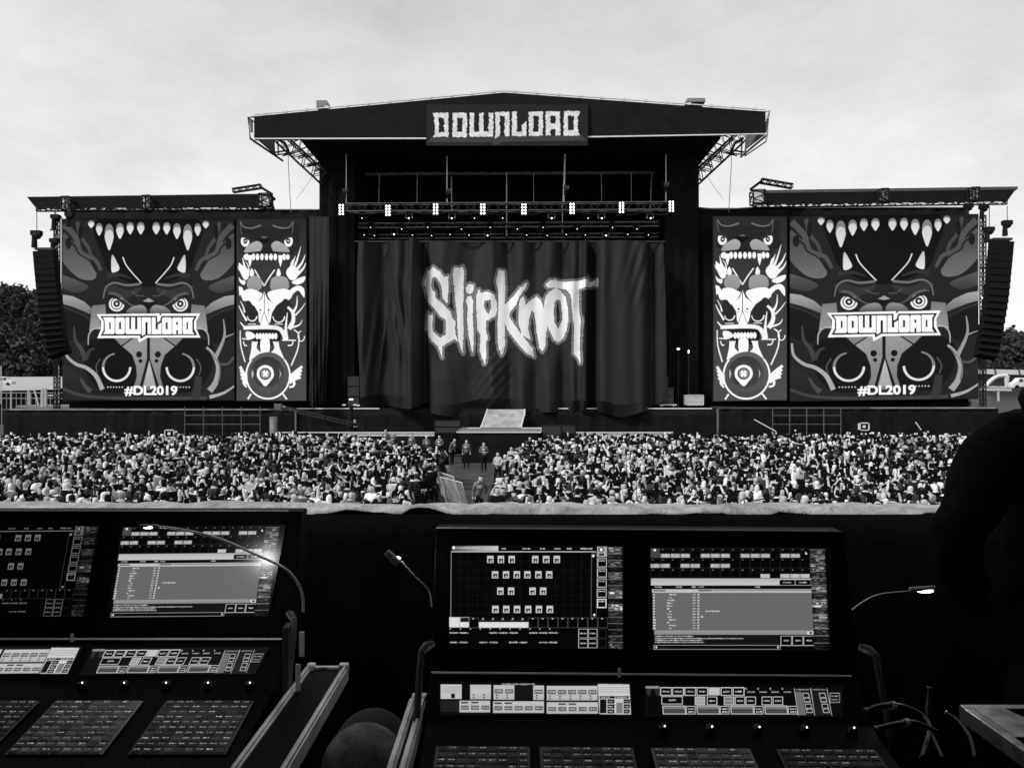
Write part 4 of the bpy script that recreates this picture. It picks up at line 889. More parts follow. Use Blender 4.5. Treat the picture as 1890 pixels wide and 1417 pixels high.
def van(u, v, Y, w_, label, flip=1):
    c = at(u, v, Y); c.z = 0; t = thing('parked_van', label, 'van', c); L_ = px(w_, Y); x0 = c.x-L_/2
    z = lambda q: Z(v, Y)-Z(v, Y)+q
    k = L_/5.2; prof = [(0,.35),(0,1.6),(.25,2.3),(3.4,2.35),(4.2,1.45),(5.05,1.2),(5.2,.8),(5.2,.35)]
    base = Z(v, Y)-2.35*k; g = lambda p: (x0+(p[0] if flip>0 else 5.2-p[0])*k, base+p[1]*k)
    m = MB(); m.prism([g(p) for p in prof], Y, Y+1.9*k); m.build('van_body', M_WHITE, t, bevel=.05)
    for a,b in ((.5,1.5),(1.7,2.7),(2.9,3.7)):
        m = MB(); m.prism([g((a,1.45)), g((b,1.45)), g((b-.1,2.05)), g((a,2.05))], Y-.03, Y-.01); m.build('window', mat('dark_window', .01, .15), t)
    for a in (1.0, 4.1):
        q = g((a,.4)); m = MB(); m.tube((q[0],Y-.04,q[1]),(q[0],Y+.25,q[1]),.4*k,14); m.build('wheel', M_BOX, t)
    return t
van(4, 695, 104, 36, 'white van with dark windows parked before the left tent at the far left edge')
van(1890, 697, 104, 44, 'white van parked under the right tent beside the dark figure', -1)
t = thing('site_fence', 'low pale fence line below the left tent and the wooded slope', 'fence', (X(60,100),100,0))
m = MB()
for u in range(-60, 120, 9): m.tube((X(u,100),100,0),(X(u,100),100,Z(724,100)),.05)
m.tube((X(-60,100),100,Z(725,100)),(X(118,100),100,Z(725,100)),.06); m.tube((X(-60,100),100,Z(735,100)),(X(118,100),100,Z(735,100)),.05); m.build('fence_rails', mat('fence_grey', .3, .6), t)
#PEOPLE
# ================================================================== PEOPLE
SKEL = {'pel':(0,0,.97,.135),'spn':(0,0,1.16,.125),'chs':(0,-.01,1.34,.15),'nck':(0,-.01,1.50,.058),'hd0':(0,.014,1.565,.082),'hd1':(0,.01,1.65,.094),'hd2':(0,-.005,1.732,.066)}
def body_mesh(pose, sub=1, name='p', hv=0):
    """one continuous skinned body; pose gives elbow/wrist/hand per side, head shift, lean, step"""
    J = dict(SKEL); E = [('pel','spn'),('spn','chs'),('chs','nck'),('nck','hd0'),('hd0','hd1'),('hd1','hd2')]
    if hv == 1: J['hr0'] = (0,-.062,1.60,.080); J['hr1'] = (0,-.095,1.46,.072); E += [('hd1','hr0'),('hr0','hr1')]
    if hv == 2: J['hb0'] = (0,.09,1.685,.045); J['hb1'] = (0,.16,1.672,.028); E += [('hd1','hb0'),('hb0','hb1')]
    lx, ly = pose.get('head', (0,0)); le = pose.get('lean', 0); st = pose.get('step', .05)
    for k in [q for q in J if q[:2] in ('hd','hb','hr')]:
        x,y,z,r = J[k]; J[k] = (x+lx*(z-1.5)*4, y+ly*(z-1.5)*4, z, r)
    for s, n in ((-1,'l'),(1,'r')):
        el, wr, ha = pose[n]
        J['sh'+n] = (s*.175,-.01,1.415,.078); J['el'+n] = (s*el[0],el[1],el[2],.052); J['wr'+n] = (s*wr[0],wr[1],wr[2],.036); J['ha'+n] = (s*ha[0],ha[1],ha[2],.04)
        J['hp'+n] = (s*.095,0,.90,.105); J['kn'+n] = (s*.11,.03+s*st*.6,.50,.068); J['an'+n] = (s*.12,s*st,.10,.05); J['to'+n] = (s*.13,.15+s*st,.045,.042)
        E += [('chs','sh'+n),('sh'+n,'el'+n),('el'+n,'wr'+n),('wr'+n,'ha'+n),('pel','hp'+n),('hp'+n,'kn'+n),('kn'+n,'an'+n),('an'+n,'to'+n)]
    ks = list(J); ix = {k:i for i,k in enumerate(ks)}
    if le:
        for k in ks:
            x,y,z,r = J[k]
            if z > .97 or k[:2] in ('el','wr','ha','sh'): dz = z-.97; J[k] = (x, y+math.sin(le)*dz, .97+math.cos(le)*dz, r)
    me = bpy.data.meshes.new(name); me.from_pydata([J[k][:3] for k in ks], [(ix[a],ix[b]) for a,b in E], [])
    ob = bpy.data.objects.new(name, me); COL.objects.link(ob)
    md = ob.modifiers.new('skin','SKIN'); md.use_smooth_shade = True
    for i, k in enumerate(ks): me.skin_vertices[0].data[i].radius = (J[k][3],)*2
    me.skin_vertices[0].data[0].use_root = True
    if sub: ob.modifiers.new('sub','SUBSURF').levels = sub; ob.modifiers['sub'].render_levels = sub
    dg = bpy.context.evaluated_depsgraph_get(); ev = bpy.data.meshes.new_from_object(ob.evaluated_get(dg))
    bpy.data.objects.remove(ob); bpy.data.meshes.remove(me)
    n = len(ev.vertices); V = np.empty(n*3, np.float32); ev.vertices.foreach_get('co', V); V = V.reshape(-1,3)
    F = [tuple(p.vertices) for p in ev.polygons]
    bpy.data.meshes.remove(ev)
    # regions: nearest bone
    reg = []
    P3 = {k: np.array(J[k][:3]) for k in ks}
    def dseg(c, a, b):
        ab = b-a; t = min(1, max(0, float(np.dot(c-a,ab)/np.dot(ab,ab)))); return np.linalg.norm(c-(a+ab*t))
    hz = P3['hd1']
    for f in F:
        c = V[list(f)].mean(0); best = min(E, key=lambda e: dseg(c, P3[e[0]], P3[e[1]])); a, b = best
        if b[:2] == 'hd' : 
            if c[2] < P3['hd0'][2]-.03: reg.append(0)
            elif c[2] > hz[2]+.03 or c[1] < hz[1]+.012 or (abs(c[0]-hz[0]) > .085 and c[2] > hz[2]-.02): reg.append(1)
            else: reg.append(0)
        elif b[:2] in ('hr','hb'): reg.append(1)
        elif b == 'nck': reg.append(2 if c[2] < P3['nck'][2]-.03 else 0)
        elif b[:2] == 'wr' : reg.append(4)
        elif b[:2] == 'ha': reg.append(0)
        elif b[:2] in ('kn','an'): reg.append(3)
        elif b[:2] == 'to': reg.append(5)
        elif b[:2] == 'hp': reg.append(3)
        elif c[2] < .98: reg.append(3)
        else: reg.append(2)
    # a nose and brow so that the heads have a front
    for i in range(n):
        v = V[i]
        if abs(v[0]-hz[0]) < .03 and v[1] > hz[1]+.06 and abs(v[2]-(hz[2]-.02)) < .04: V[i,1] += .022
    return V, F, np.array(reg)
down = ((.22,-.03,1.14),(.24,.05,.92),(.24,.09,.84))
POSES = [
 dict(l=down, r=down),
 dict(l=((.24,.02,1.15),(.12,.22,1.2),(.03,.26,1.22)), r=((.24,.02,1.15),(.12,.22,1.22),(.02,.27,1.2)), head=(0,.02)),
 dict(l=down, r=((.27,.12,1.35),(.22,.18,1.62),(.2,.2,1.72)), head=(.02,0)),
 dict(l=((.25,0,1.15),(.1,.2,1.12),(-.05,.2,1.12)), r=((.25,0,1.15),(.1,.2,1.16),(-.05,.2,1.16)), step=.1),
 dict(l=((.3,-.03,1.2),(.2,.04,1.0),(.14,.08,.96)), r=down, head=(-.03,0)),
 dict(l=((.26,.15,1.42),(.14,.2,1.66),(.1,.22,1.75)), r=((.26,.15,1.42),(.14,.2,1.66),(.1,.22,1.75))),
 dict(l=down, r=((.25,.05,1.2),(.17,.15,1.42),(.1,.14,1.5)), head=(.04,.02)),
 dict(l=((.3,.02,1.62),(.28,.02,1.86),(.27,.03,1.96)), r=down),
 dict(l=((.34,-.02,1.3),(.14,-.02,1.5),(.06,-.04,1.6)), r=((.34,-.02,1.3),(.14,-.02,1.5),(.06,-.04,1.6))),
]
POSE_TXT = ['arms down','hands at chest','one hand raised','arms folded','elbow out','both hands lifted','hand at chin','arm stretched up','hands behind head']
HAIR = [('dark hair',.006,None),('black hair',.004,None),('brown hair',.035,None),('fair hair',.42,None),('grey hair',.25,None),('bald head',.72,None),('black cap',.004,None),('white cap',.9,None),('pale hood',.6,.5),('grey hood',.14,.12),('black hood',.005,.005)]
TOPS = [('black top',.003),('black top',.005),('dark top',.008),('charcoal top',.025),('grey top',.16),('pale top',.45),('white top',.88),('dim grey top',.05)]
M_CROWD = attr_mat('crowd_cloth', .8, spec=.06, noise=12)
BASE = {}
def base(pose, sub, hv=0):
    if (pose, sub, hv) not in BASE: BASE[(pose, sub, hv)] = body_mesh(POSES[pose], sub, 'p', hv)
    return BASE[(pose, sub, hv)]
def hvar(hair, skin): return 2 if 'cap' in HAIR[hair][0] else (1 if hair < 4 and skin > .6 else 0)
def colours(reg, hair, top, sleeve, skin, trou):
    hc = HAIR[hair][1]; tcol = HAIR[hair][2] if HAIR[hair][2] is not None else TOPS[top][1]
    t = np.array([skin, hc, tcol, trou, tcol if sleeve else skin, .02]); return t[reg]
MESHC = {}
def person_mesh(pose, hair, top, sleeve, skin, sub=1):
    k = (pose, hair, top, sleeve, skin, sub)
    if k in MESHC: return MESHC[k]
    V, F, reg = base(pose, sub, hvar(hair, skin)); me = bpy.data.meshes.new('person'); me.from_pydata(V.tolist(), [], F)
    c = colours(reg, hair, top, sleeve, skin, .018)
    cnt = np.array([len(f) for f in F]); cc = np.repeat(c, cnt); a = me.color_attributes.new('Col','FLOAT_COLOR','CORNER')
    a.data.foreach_set('color', np.stack([cc,cc,cc,np.ones_like(cc)],1).astype(np.float32).ravel())
    me.polygons.foreach_set('use_smooth', [True]*len(F)); me.materials.append(M_CROWD); MESHC[k] = me; return me
def ymax(x):
    pts = [(-60,56),(-14,56),(-8.7,52),(-3.5,41),(-3.2,40),(-.6,35),(.5,45),(2,51),(5,55.5),(60,55.5)]
    return float(np.interp(x, [p[0] for p in pts], [p[1] for p in pts]))
spots = []; y = 21.3; row = 0
while y < 56:
    dy = .52 if y < 27 else .57; sp_ = .45 if y < 27 else .45
    x = -(y*.655+1.5) + rnd.random()*.4
    while x < y*.655+1.5:
        X_ = x + rnd.gauss(0,.14); Y_ = y + rnd.gauss(0,.17)
        if Y_ < ymax(X_) and not (-3.25 < X_ < -.55 + (.5 if Y_ > 30 else 0) and Y_ > 22.5) and not (abs(X_+2.2) < 1.4 and 22 < Y_ < 24): spots.append((Y_, X_, row))
        x += sp_*rnd.uniform(.8, 1.35)
    y += dy; row += 1
spots.sort()
near = [s for s in spots if abs(s[1]) < s[0]*.645 and s[1] < s[0]*.55][:290]; nset = set(near)
ANCH = [(0,60,'under the left speaker column'),(60,116,'under the left truss tower'),(116,180,'under left screen\'s left end'),(180,225,'left of the left hashtag'),(225,330,'under the left hashtag'),(330,380,'right of the left hashtag'),(380,432,'under left screen\'s right end'),
 (432,500,'under left totem\'s left half'),(500,570,'under left totem\'s right half'),(570,650,'under the left leg tower'),(650,720,'under the curtain\'s left end'),(720,782,'just left of the band name'),(782,850,'under the letter S'),(850,900,'under the barrier and ramp'),(900,960,'just right of the aisle'),(960,1010,'under the letter N'),(1010,1060,'under the letter O'),(1060,1110,'under the letter T'),(1110,1170,'right of the band name'),(1170,1226,'under the curtain\'s right end'),
 (1226,1312,'under the right leg tower'),(1312,1385,'under right totem\'s left half'),(1385,1455,'under right totem\'s right half'),(1455,1530,'under right screen\'s left end'),(1530,1572,'left of the right hashtag'),(1572,1625,'under right hashtag\'s start'),(1625,1690,'under right hashtag\'s end'),(1690,1900,'beside the dark foreground figure')]
ROWN = ['front row','second row','third row','fourth row','fifth row','sixth row','seventh row','eighth row','ninth row','tenth row']
seen = set(); C_N = 0
def pick(y, x):
    face = rnd.random() < (.34 if 0 < x < 9 else .17); rot = rnd.gauss(0, .5) + (math.pi if face else 0)
    pose = rnd.choices(range(9), [30,8,6,9,9,4,6,3,3])[0]
    hair = rnd.choices(range(11), [30,25,15,7,5,3,6,3,2,3,5])[0]; top = rnd.choices(range(8), [34,22,14,10,6,3,3,8])[0]
    return pose, hair, top, rnd.random() < .45, rnd.choice((.5,.62,.75)), rot
for s in near:
    Y_, X_, row = s; u = U0+X_/Y_*FOC; an = next((a for l,h,a in ANCH if l <= u < h), ANCH[-1][2] if u > 1000 else ANCH[0][2])
    for _ in range(60):
        pose, hair, top, sl_, sk, rot = pick(Y_, X_)
        lg = 'long ' if hvar(hair, sk) == 1 else ''; tx = HAIR[hair][0]+' up' if HAIR[hair][2] is not None else '%s%s, %s' % (lg, HAIR[hair][0], TOPS[top][0])
        lab = '%s, %s, %s %s' % (tx, POSE_TXT[pose] if pose else ('facing back' if abs(rot) > 2 else 'standing'), ROWN[min(row,9)], an)
        if lab not in seen and len(lab.split()) <= 16: break
    seen.add(lab)
    o = bpy.data.objects.new('person', person_mesh(pose, hair, top, sl_, sk, 2)); COL.objects.link(o)
    o.location = (X_, Y_, 0); o.rotation_euler = (0,0,rot); k = rnd.uniform(.9,1.09); o.scale = (k*rnd.uniform(.95,1.1), k*rnd.uniform(.95,1.1), k)
    tag(o, lab, 'person', 'festival crowd nearest the rail')
# the rest of the crowd as one mass
Vs = []; Fs = []; Cs = []; Ls = []; off = 0
for s in spots:
    if s in nset: continue
    Y_, X_, row = s; pose, hair, top, sl_, sk, rot = pick(Y_, X_)
    V, F, reg = base(pose, 1 if Y_ < 36 else 0, hvar(hair, sk)); k = rnd.uniform(.88,1.1); c_, s_ = math.cos(rot), math.sin(rot)
    W_ = V*k; Vs.append(np.stack([W_[:,0]*c_-W_[:,1]*s_+X_, W_[:,0]*s_+W_[:,1]*c_+Y_, W_[:,2]],1))
    cl = colours(reg, hair, top, sl_, sk, .018); cnt = np.array([len(f) for f in F])
    Fs.append(np.concatenate([np.array(f) for f in F])+off); Ls.append(cnt); Cs.append(np.repeat(cl, cnt)); off += len(V)
V = np.concatenate(Vs).astype(np.float32); Fi = np.concatenate(Fs).astype(np.int32); cnt = np.concatenate(Ls).astype(np.int32); Cc = np.concatenate(Cs)
me = bpy.data.meshes.new('crowd'); me.vertices.add(len(V)); me.vertices.foreach_set('co', V.ravel()); me.loops.add(len(Fi)); me.loops.foreach_set('vertex_index', Fi)
me.polygons.add(len(cnt)); me.polygons.foreach_set('loop_start', np.concatenate([[0],np.cumsum(cnt)[:-1]]).astype(np.int32)); me.polygons.foreach_set('loop_total', cnt)
me.polygons.foreach_set('use_smooth', np.ones(len(cnt),bool)); me.update(calc_edges=True)
a = me.color_attributes.new('Col','FLOAT_COLOR','CORNER'); a.data.foreach_set('color', np.stack([Cc,Cc,Cc,np.ones_like(Cc)],1).astype(np.float32).ravel()); me.materials.append(M_CROWD)
o = bpy.data.objects.new('crowd', me); COL.objects.link(o); tag(o, 'dense standing festival crowd filling the field up to the stage', 'crowd', kind='stuff')
# stewards and people at the thrust
STW = [(712,790,55,'black cap','under the curtain\'s left end',0,6,180),(725,797,55,'bare head','second along the pale step',5,0,190),(760,798,54,'dark hair','third from the left',0,0,175),(787,802,53,'shaved head','fourth from the left',1,5,200),(811,801,51.5,'dark hair','before the black cabinets',3,0,180),
 (834,806,50,'fair hair','bowing left of the thrust corner',0,3,230),(861,811,49,'shaved head','standing clear at the thrust front',0,5,180),(893,819,47,'dark hair','rightmost at the thrust front',3,0,190)]
def steward(u, v, Y, hair, rot, top, pose, lab, lean=0, patch=True, grp='stewards in the pit'):
    z = max(0, Z(v, Y)-1.80); x = X(u, Y)
    P0 = dict(POSES[pose]); P0['lean'] = lean; key = 'st%d_%d' % (pose, int(lean*10))
    if key not in BASE: BASE[key] = body_mesh(P0, 1)
    V, F, reg = BASE[key]; me = bpy.data.meshes.new('person'); me.from_pydata(V.tolist(), [], F); c = colours(reg, hair, top, True, .5, .012); cnt = np.array([len(f) for f in F]); cc = np.repeat(c,cnt)
    a = me.color_attributes.new('Col','FLOAT_COLOR','CORNER'); a.data.foreach_set('color', np.stack([cc,cc,cc,np.ones_like(cc)],1).astype(np.float32).ravel()); me.polygons.foreach_set('use_smooth',[True]*len(F)); me.materials.append(M_CROWD)
    o = bpy.data.objects.new('person', me); COL.objects.link(o); o.location = (x,Y,z); o.rotation_euler = (0,0,R(rot)); tag(o, lab, 'person', grp)
    if patch:
        m = MB(); s_, c_ = math.sin(lean), math.cos(lean)
        pts = [Vector((dx, .165+s_*(zz-.97), .97+c_*(zz-.97))) for dx, zz in ((-.02,1.27),(.12,1.27),(.12,1.36),(-.02,1.36))]
        m.add(pts, [(0,1,2,3)]); p = m.build('chest_patch', M_WHITE); p.parent = o; md = p.modifiers.new('s','SOLIDIFY'); md.thickness = .02
    return o
for u,v,Y,h,w_,pose,hh,rot in STW:
    steward(u, v, Y, hh, rot, 4, pose, 'steward in grey shirt with chest patch, %s, %s' % (h, w_), .35 if u == 834 else 0)
steward(919,843,39.5,2,150,5,3,'man in pale shirt and dark trousers at the right edge of the aisle',0,False,'people along the aisle')
steward(944,822,43,0,170,5,0,'person in pale shirt standing right of the aisle beside the thrust',0,False,'people along the aisle')
steward(884,880,29.0,0,200,4,4,'steward in grey shirt bending beside the crowd barrier in the aisle',.25,True,'people along the aisle')
steward(933,850,38,5,190,5,6,'shaved headed person in pale top holding a hand to the face by the aisle',0,False,'people along the aisle')
steward(978,806,52,5,180,0,1,'shaved headed person in black with clasped hands before the tall speaker cabinet',0,False,'people along the aisle')
steward(996,808,52,3,170,3,0,'fair haired person with pale front beside the tall speaker cabinet',0,True,'people along the aisle')
steward(655,772,57.2,0,200,0,1,'dark camera operator standing at the crane column',0,False,'crew by the crane')
for (u,v,Y,h,t_,l) in ((159,795,54,3,0,'fair haired person standing above the crowd under the left screen'),(190,793,54.5,6,5,'person in black cap and pale top above the crowd under the left hashtag'),(240,797,54,4,4,'grey haired person standing above the crowd beside the white monitor box')):
    steward(u,v,Y,h,180,t_,0,l,0,False,'people standing above the left crowd')
# crowd barrier panels along the aisle
def barrier(p, q, lean, lab):
    p = Vector(p); q = Vector(q); t = thing('crowd_barrier', lab, 'barrier', (p+q)/2, 'crowd barrier panels'); up = Vector((lean, .12, 1.12))
    m = MB(); m.path([p, p+up, q+up, q, p], .03, 6); m.build('barrier_frame', mat('galvanised',.55,.5,.0), t)
    m = MB()
    for k in range(1,15): a = p.lerp(q,k/15); m.tube(a+up*.04, a+up*.97, .012, 4)
    m.build('barrier_bars', mat('galvanised',.55,.5,.0), t)
    m = MB(); m.tube(p+up*.05-Vector((0,.3,0)), p+up*.05+Vector((0,.3,0)), .025); m.build('barrier_foot', mat('galvanised',.5), t)
barrier((-3.15,36.2,0),(-2.15,33.8,0),-.35,'leaning barred metal barrier on the left of the aisle, farther panel')
barrier((-2.75,33.6,0),(-1.7,31.6,0),-.3,'leaning barred metal barrier on the left of the aisle, nearer panel')
#FOREGROUND
# ================================================================== FOREGROUND: mixing tower, consoles, technician
def W(x, Y, z): return (x, Y, EYE+z)
fo = thing('mixing_tower', 'black mixing tower with deck, cloth covered rail, unseen roof and walls added for shade', 'tower', (0, 0, 0))
FZ = EYE-1.65
mb = MB(); mb.box((-3.6,-3.5,FZ-.2),(3.6,2.5,FZ)); mb.build('deck', M_DECK, fo)
mb = MB(); mb.box((-3.6,-3.5,EYE+1.5),(3.6,1.25,EYE+1.6)); mb.build('roof', M_BLACK, fo)  # unseen roof added to shade the desks, front edge set for their light
mb = MB(); mb.box((-3.6,-3.6,FZ),(3.6,-3.51,EYE+1.5)); mb.build('unseen_back_wall', M_BLACK, fo)  # unseen wall added to block light from behind the desks
for s in (-1,1):
    mb = MB(); mb.box((s*3.6,-3.5,0),(s*3.68,2.6,EYE+1.5)); mb.build('unseen_side_wall', M_BLACK, fo)  # unseen walls added to darken the desks from the sides
mb = MB(); mb.box((-3.6,2.525,0),(3.6,2.66,EYE-.42)); mb.build('front_wall', M_BLACK, fo)
# sheet over the rail
sh = MB(); n = 240; prof = [(2.70,-.55),(2.68,-.42),(2.665,-.381),(2.62,-.376),(2.58,-.378),(2.555,-.380),(2.535,-.384),(2.52,-.392)]
r = random.Random(3)
for k, (Y, z) in enumerate(prof):
    for i in range(n+1):
        x = -3.5+7*i/n
        dz = .0022*math.sin(x*7+k*.5)+.0026*math.sin(x*23+k*1.1+2*math.sin(x*5))+.0022*math.sin(x*51+k*.9+3*math.sin(x*9))+.004*math.exp(-((x+.33)/.05)**2)*(1 if k>3 else 0)-.006*math.exp(-((x+.17)/.04)**2)*(1 if k>4 else 0)
        edge = (.016*math.exp(-((x+.36)/.02)**2)-.012*math.exp(-((x+.27)/.05)**2)+.008*(math.sin(x*3.1)>.5)+.006*math.sin(x*6+1)+.003*math.sin(x*27)) if k >= 6 else 0
        sh.v.append(W(x, Y+.004*math.sin(x*9+k), z+dz - edge + (.004 if x < -.69 else 0)))
for k in range(len(prof)-1):
    for i in range(n): sh.f.append((k*(n+1)+i,k*(n+1)+i+1,(k+1)*(n+1)+i+1,(k+1)*(n+1)+i))
o = sh.build('rail_sheet', mat('rail_tarp', .42, .8, var=.5, scale=11, bump=1.0, bscale=30), smooth=True)
tag(o, 'crumpled pale sheet laid along the top of the black front rail', 'sheet'); md = o.modifiers.new('s','SOLIDIFY'); md.thickness = .003; md.offset = 1
# hanging black cloth below with folds
cl = MB(); m_ = 14
for k in range(m_+1):
    for i in range(n+1):
        x = -3.5+7*i/n; z = -.390-1.2*k/m_
        y = 2.505+.012*math.sin(x*13+.8*math.sin(x*3))*min(1,k/4)+.008*math.sin(x*31+k*.1)*min(1,k/3)
        cl.v.append(W(x,y,z))
for k in range(m_):
    for i in range(n): cl.f.append((k*(n+1)+i,k*(n+1)+i+1,(k+1)*(n+1)+i+1,(k+1)*(n+1)+i))
o = cl.build('rail_cloth', mat('rail_black_cloth', .007, .9, bump=.4, bscale=20, spec=.05), smooth=True); tag(o, 'black cloth hanging from the rail behind the consoles', 'cloth'); md = o.modifiers.new('s','SOLIDIFY'); md.thickness=.004

M_CON = mat('console_black', .002, .55, var=.3, scale=12, bump=.12, bscale=220, spec=.07)
M_PANEL = mat('console_panel', .008, .3, var=.2, spec=.4)
M_TRIM = mat('console_trim', .85, .35, .0, var=.15)
M_DISP = attr_mat('console_display', .2, emit=.85, spec=.5)
def plane_fn(a, k):  # Y = a/(1+k*(v-720)/1470)
    def f(u, v):
        Y = a/(1+k*(v-V0)/FOC); return (u-U0)/FOC*Y, Y, EYE-(v-V0)/FOC*Y
    return f
PS = plane_fn(1.6957-.006, .292); PT = plane_fn(2.1006-.003, 1.045)
def ui_dash(P, x, y, w_, h_, g, r, gap=.35):
    c = x
    while c < x+w_:
        l = r.uniform(2.5, 6.5); P.fill([rect(c, y-h_/2*r.uniform(.5,1), min(c+l, x+w_), y+h_/2*r.uniform(.5,1))], g*r.uniform(.75,1)); c += l+r.uniform(1, 2.5)
def mosaic(P, x0, x1, y0, y1, n, r, dx=0):
    h = (y1-y0)/n
    for k in range(n):
        ya = y0+h*k; o = dx*k/n; b = r.choice((30,50,90,120,60,170)); P.fill([[(x0+o,ya),(x1+o,ya),(x1+o,ya+h),(x0+o,ya+h)]], b*.5)
        for j in range(14):
            xx = r.uniform(x0,x1-14)+o; yy = ya+r.uniform(0,h-5); P.fill([rect(xx,yy,xx+r.uniform(5,min(30,x1+o-xx)),yy+r.uniform(3,9))], min(255,b*r.uniform(.5,1.7)))
        P.fill([rect(x0+o,ya,x1+o,ya+2)], 150)
def cell(P, x0, y0, x1, y1, g=150, w_=2.2, f=None):
    if f is not None: P.fill([rect(x0,y0,x1,y1)], f)
    P.fill([rect(x0,y0,x1,y1), rect(x0+w_,y0+w_,x1-w_,y1-w_)], g)
def ui_layout():
    r = random.Random(2); P = Paint(785, 252, 1738, 820, 520, 7)
    P.fill([rect(798,258,1050,286)], 60, 215, horiz=True); ui_dash(P, 820, 269, 140, 7, 255, r)
    P.fill([ell(808,268,8,9)], 255)
    for x, w_ in ((1070,20),(1183,42),(1278,26),(1356,36),(1424,26),(1497,64)): ui_dash(P, x, 273, w_, 8, 255, r)
    P.fill([rect(795,288,1582,291)], 235); P.fill([rect(793,288,796,645)], 160)
    for k in range(17): P.fill([rect(797+47*k,292,799+47*k,645)], 26)
    for k in range(8): P.fill([rect(796,292+47*k,1556,294+47*k)], 26)
    for y, xs in ((331,(1007,1065,1124,1252,1311,1369)),(414,(1034,1093,1152,1210,1269,1328)),(503,(1063,1122,1238,1296)),(602,(1037,1096,1155,1215,1274,1333))):
        for x in xs: P.fill([rect(x-17,y-19,x+17,y+19)], 205, 235); P.fill([rect(x-11,y-4,x+12,y+16)], 15); P.fill([rect(x-2,y+5,x+6,y+14)], 220)
    cell(P,1557,300,1588,645,110); P.fill([ell(1567,312,7,7)], 255); P.fill([ell(1575,632,6,6)], 255)
    P.fill([rect(1588,262,1642,318)], 180); P.fill([ell(1610,278,16,14)], 30); P.fill([ell(1610,278,9,9)], 250); P.fill([rect(1598,298,1625,312)], 60)
    for k, y in enumerate((325,380,435,490,545)): cell(P,1590,y,1641,y+(48 if k<4 else 50),235 if k<4 else 255,3 if k<4 else 5); ui_dash(P,1598,y+14,34,8,230,r)
    mosaic(P,1646,1724,266,815,16,r,8)
    P.fill([rect(787,645,843,700)], 235); cell(P,845,645,895,700,235,2,30); P.fill([rect(845,672,895,700)], 240)
    for k in range(5): P.fill([rect(948+54*k,647,1000+54*k,671)], 20); P.fill([rect(948+54*k,672,1002+54*k,702)], 238); ui_dash(P,962+54*k,660,14,5,160,r)
    for k in range(14): cell(P,892+54*k,648,946+54*k,703,90,1.8) if not (1 <= k <= 5) else None; P.fill([rect(912+54*k,650,920+54*k,656)], 200)
    for k in range(11):
        if k not in (2,): 
            if k not in (3,7): ui_dash(P, 790+54*k, 730, 46, 9, 235, r)
            if k not in (2,5,8): ui_dash(P, 790+54*k, 782, 44, 9, 225, r)
        P.fill([rect(790+54*k,706,797+54*k,711)], 200)
    for a in (0,1):
        for b in (0,1): cell(P,1490+52*a,708+54*b,1540+52*a,758+54*b,220,2.2); ui_dash(P,1498+52*a,733+54*b,34,8,230,r)
    for k in range(2): cell(P,1598,708+54*k,1642,758+54*k,60)
    return P.get(), (785,252,1738,820)
def ui_list():
    r = random.Random(4); P = Paint(112, 228, 972, 716, 500, 7)
    P.fill([rect(120,234,164,280)], 75); P.fill([ell(140,243,6,6)], 240)
    for rw, (y, ks) in enumerate(((240,(1,2,3,5,6,7,9,10,11,13,14)),(287,(0,1,3,4,6,7)),(335,(11,13,14,15)))):
        for k in range(16):
            x = 120+47*k; cell(P,x,y-6,x+46,y+40,34,1.5); P.fill([rect(x+8,y,x+14,y+3)], 150)
            if k in ks: P.fill([rect(x+1,y+20,x+44,y+38)], 150 if rw<2 else 205, 200); ui_dash(P,x+5,y+26,36,7,245,r)
    P.fill([[(848,250),(858,262),(848,262)]], 255)
    P.fill([rect(123,376,876,409)], 190, 215); P.fill([rect(728,383,800,407)], 8); P.fill([rect(803,383,875,407)], 8); ui_dash(P,745,395,38,6,240,r); ui_dash(P,820,395,38,6,240,r)
    P.fill([rect(126,410,878,426)], 12); 
    for x, w_ in ((142,34),(240,28),(316,20),(346,26),(612,24)): ui_dash(P,x,416,w_,6,230,r)
    P.fill([rect(128,427,880,443)], 205); P.fill([rect(135,431,190,436)], 30); P.fill([rect(345,430,410,436)], 40); P.fill([rect(415,431,878,434)], 60)
    P.fill([[(130,443),(882,443),(890,620),(134,620)]], 112)
    for k in range(13):
        y = 452+k*13.2; P.fill([rect(134,y-3,141+(5 if k>8 else 0),y+3)], 240)
        ui_dash(P,200+r.choice((0,0,8)),y,r.choice((12,16,24,34)),7,250,r); ui_dash(P,320,y,13,6,250,r); P.fill([rect(343,y-3,350,y+3)], 240)
    ui_dash(P,380,530,66,8,255,r); P.fill([rect(360,552,368,560)], 230)
    P.fill([rect(140,620,896,641)], 165, 140); P.fill([rect(860,625,892,638)], 250); P.fill([rect(868,627,884,636)], 20)
    P.fill([rect(138,642,732,686)], 22); 
    for k, (y,l) in enumerate(((648,180),(658,415),(667,225),(676,230))): ui_dash(P,144,y,l,6,235,r)
    for k in range(3): cell(P,735+54*k,646,787+54*k,692,215,2,8); ui_dash(P,750+54*k,668,24,7,240,r)
    cell(P,138,689,735,710,190,2,10); P.fill([rect(160,692,214,707)], 18); P.fill([[(144,699),(153,693),(153,706)]], 250); P.fill([[(729,699),(720,693),(720,706)]], 250)
    mosaic(P,868,940,240,712,14,r,26)
    return P.get(), (112,228,972,716)
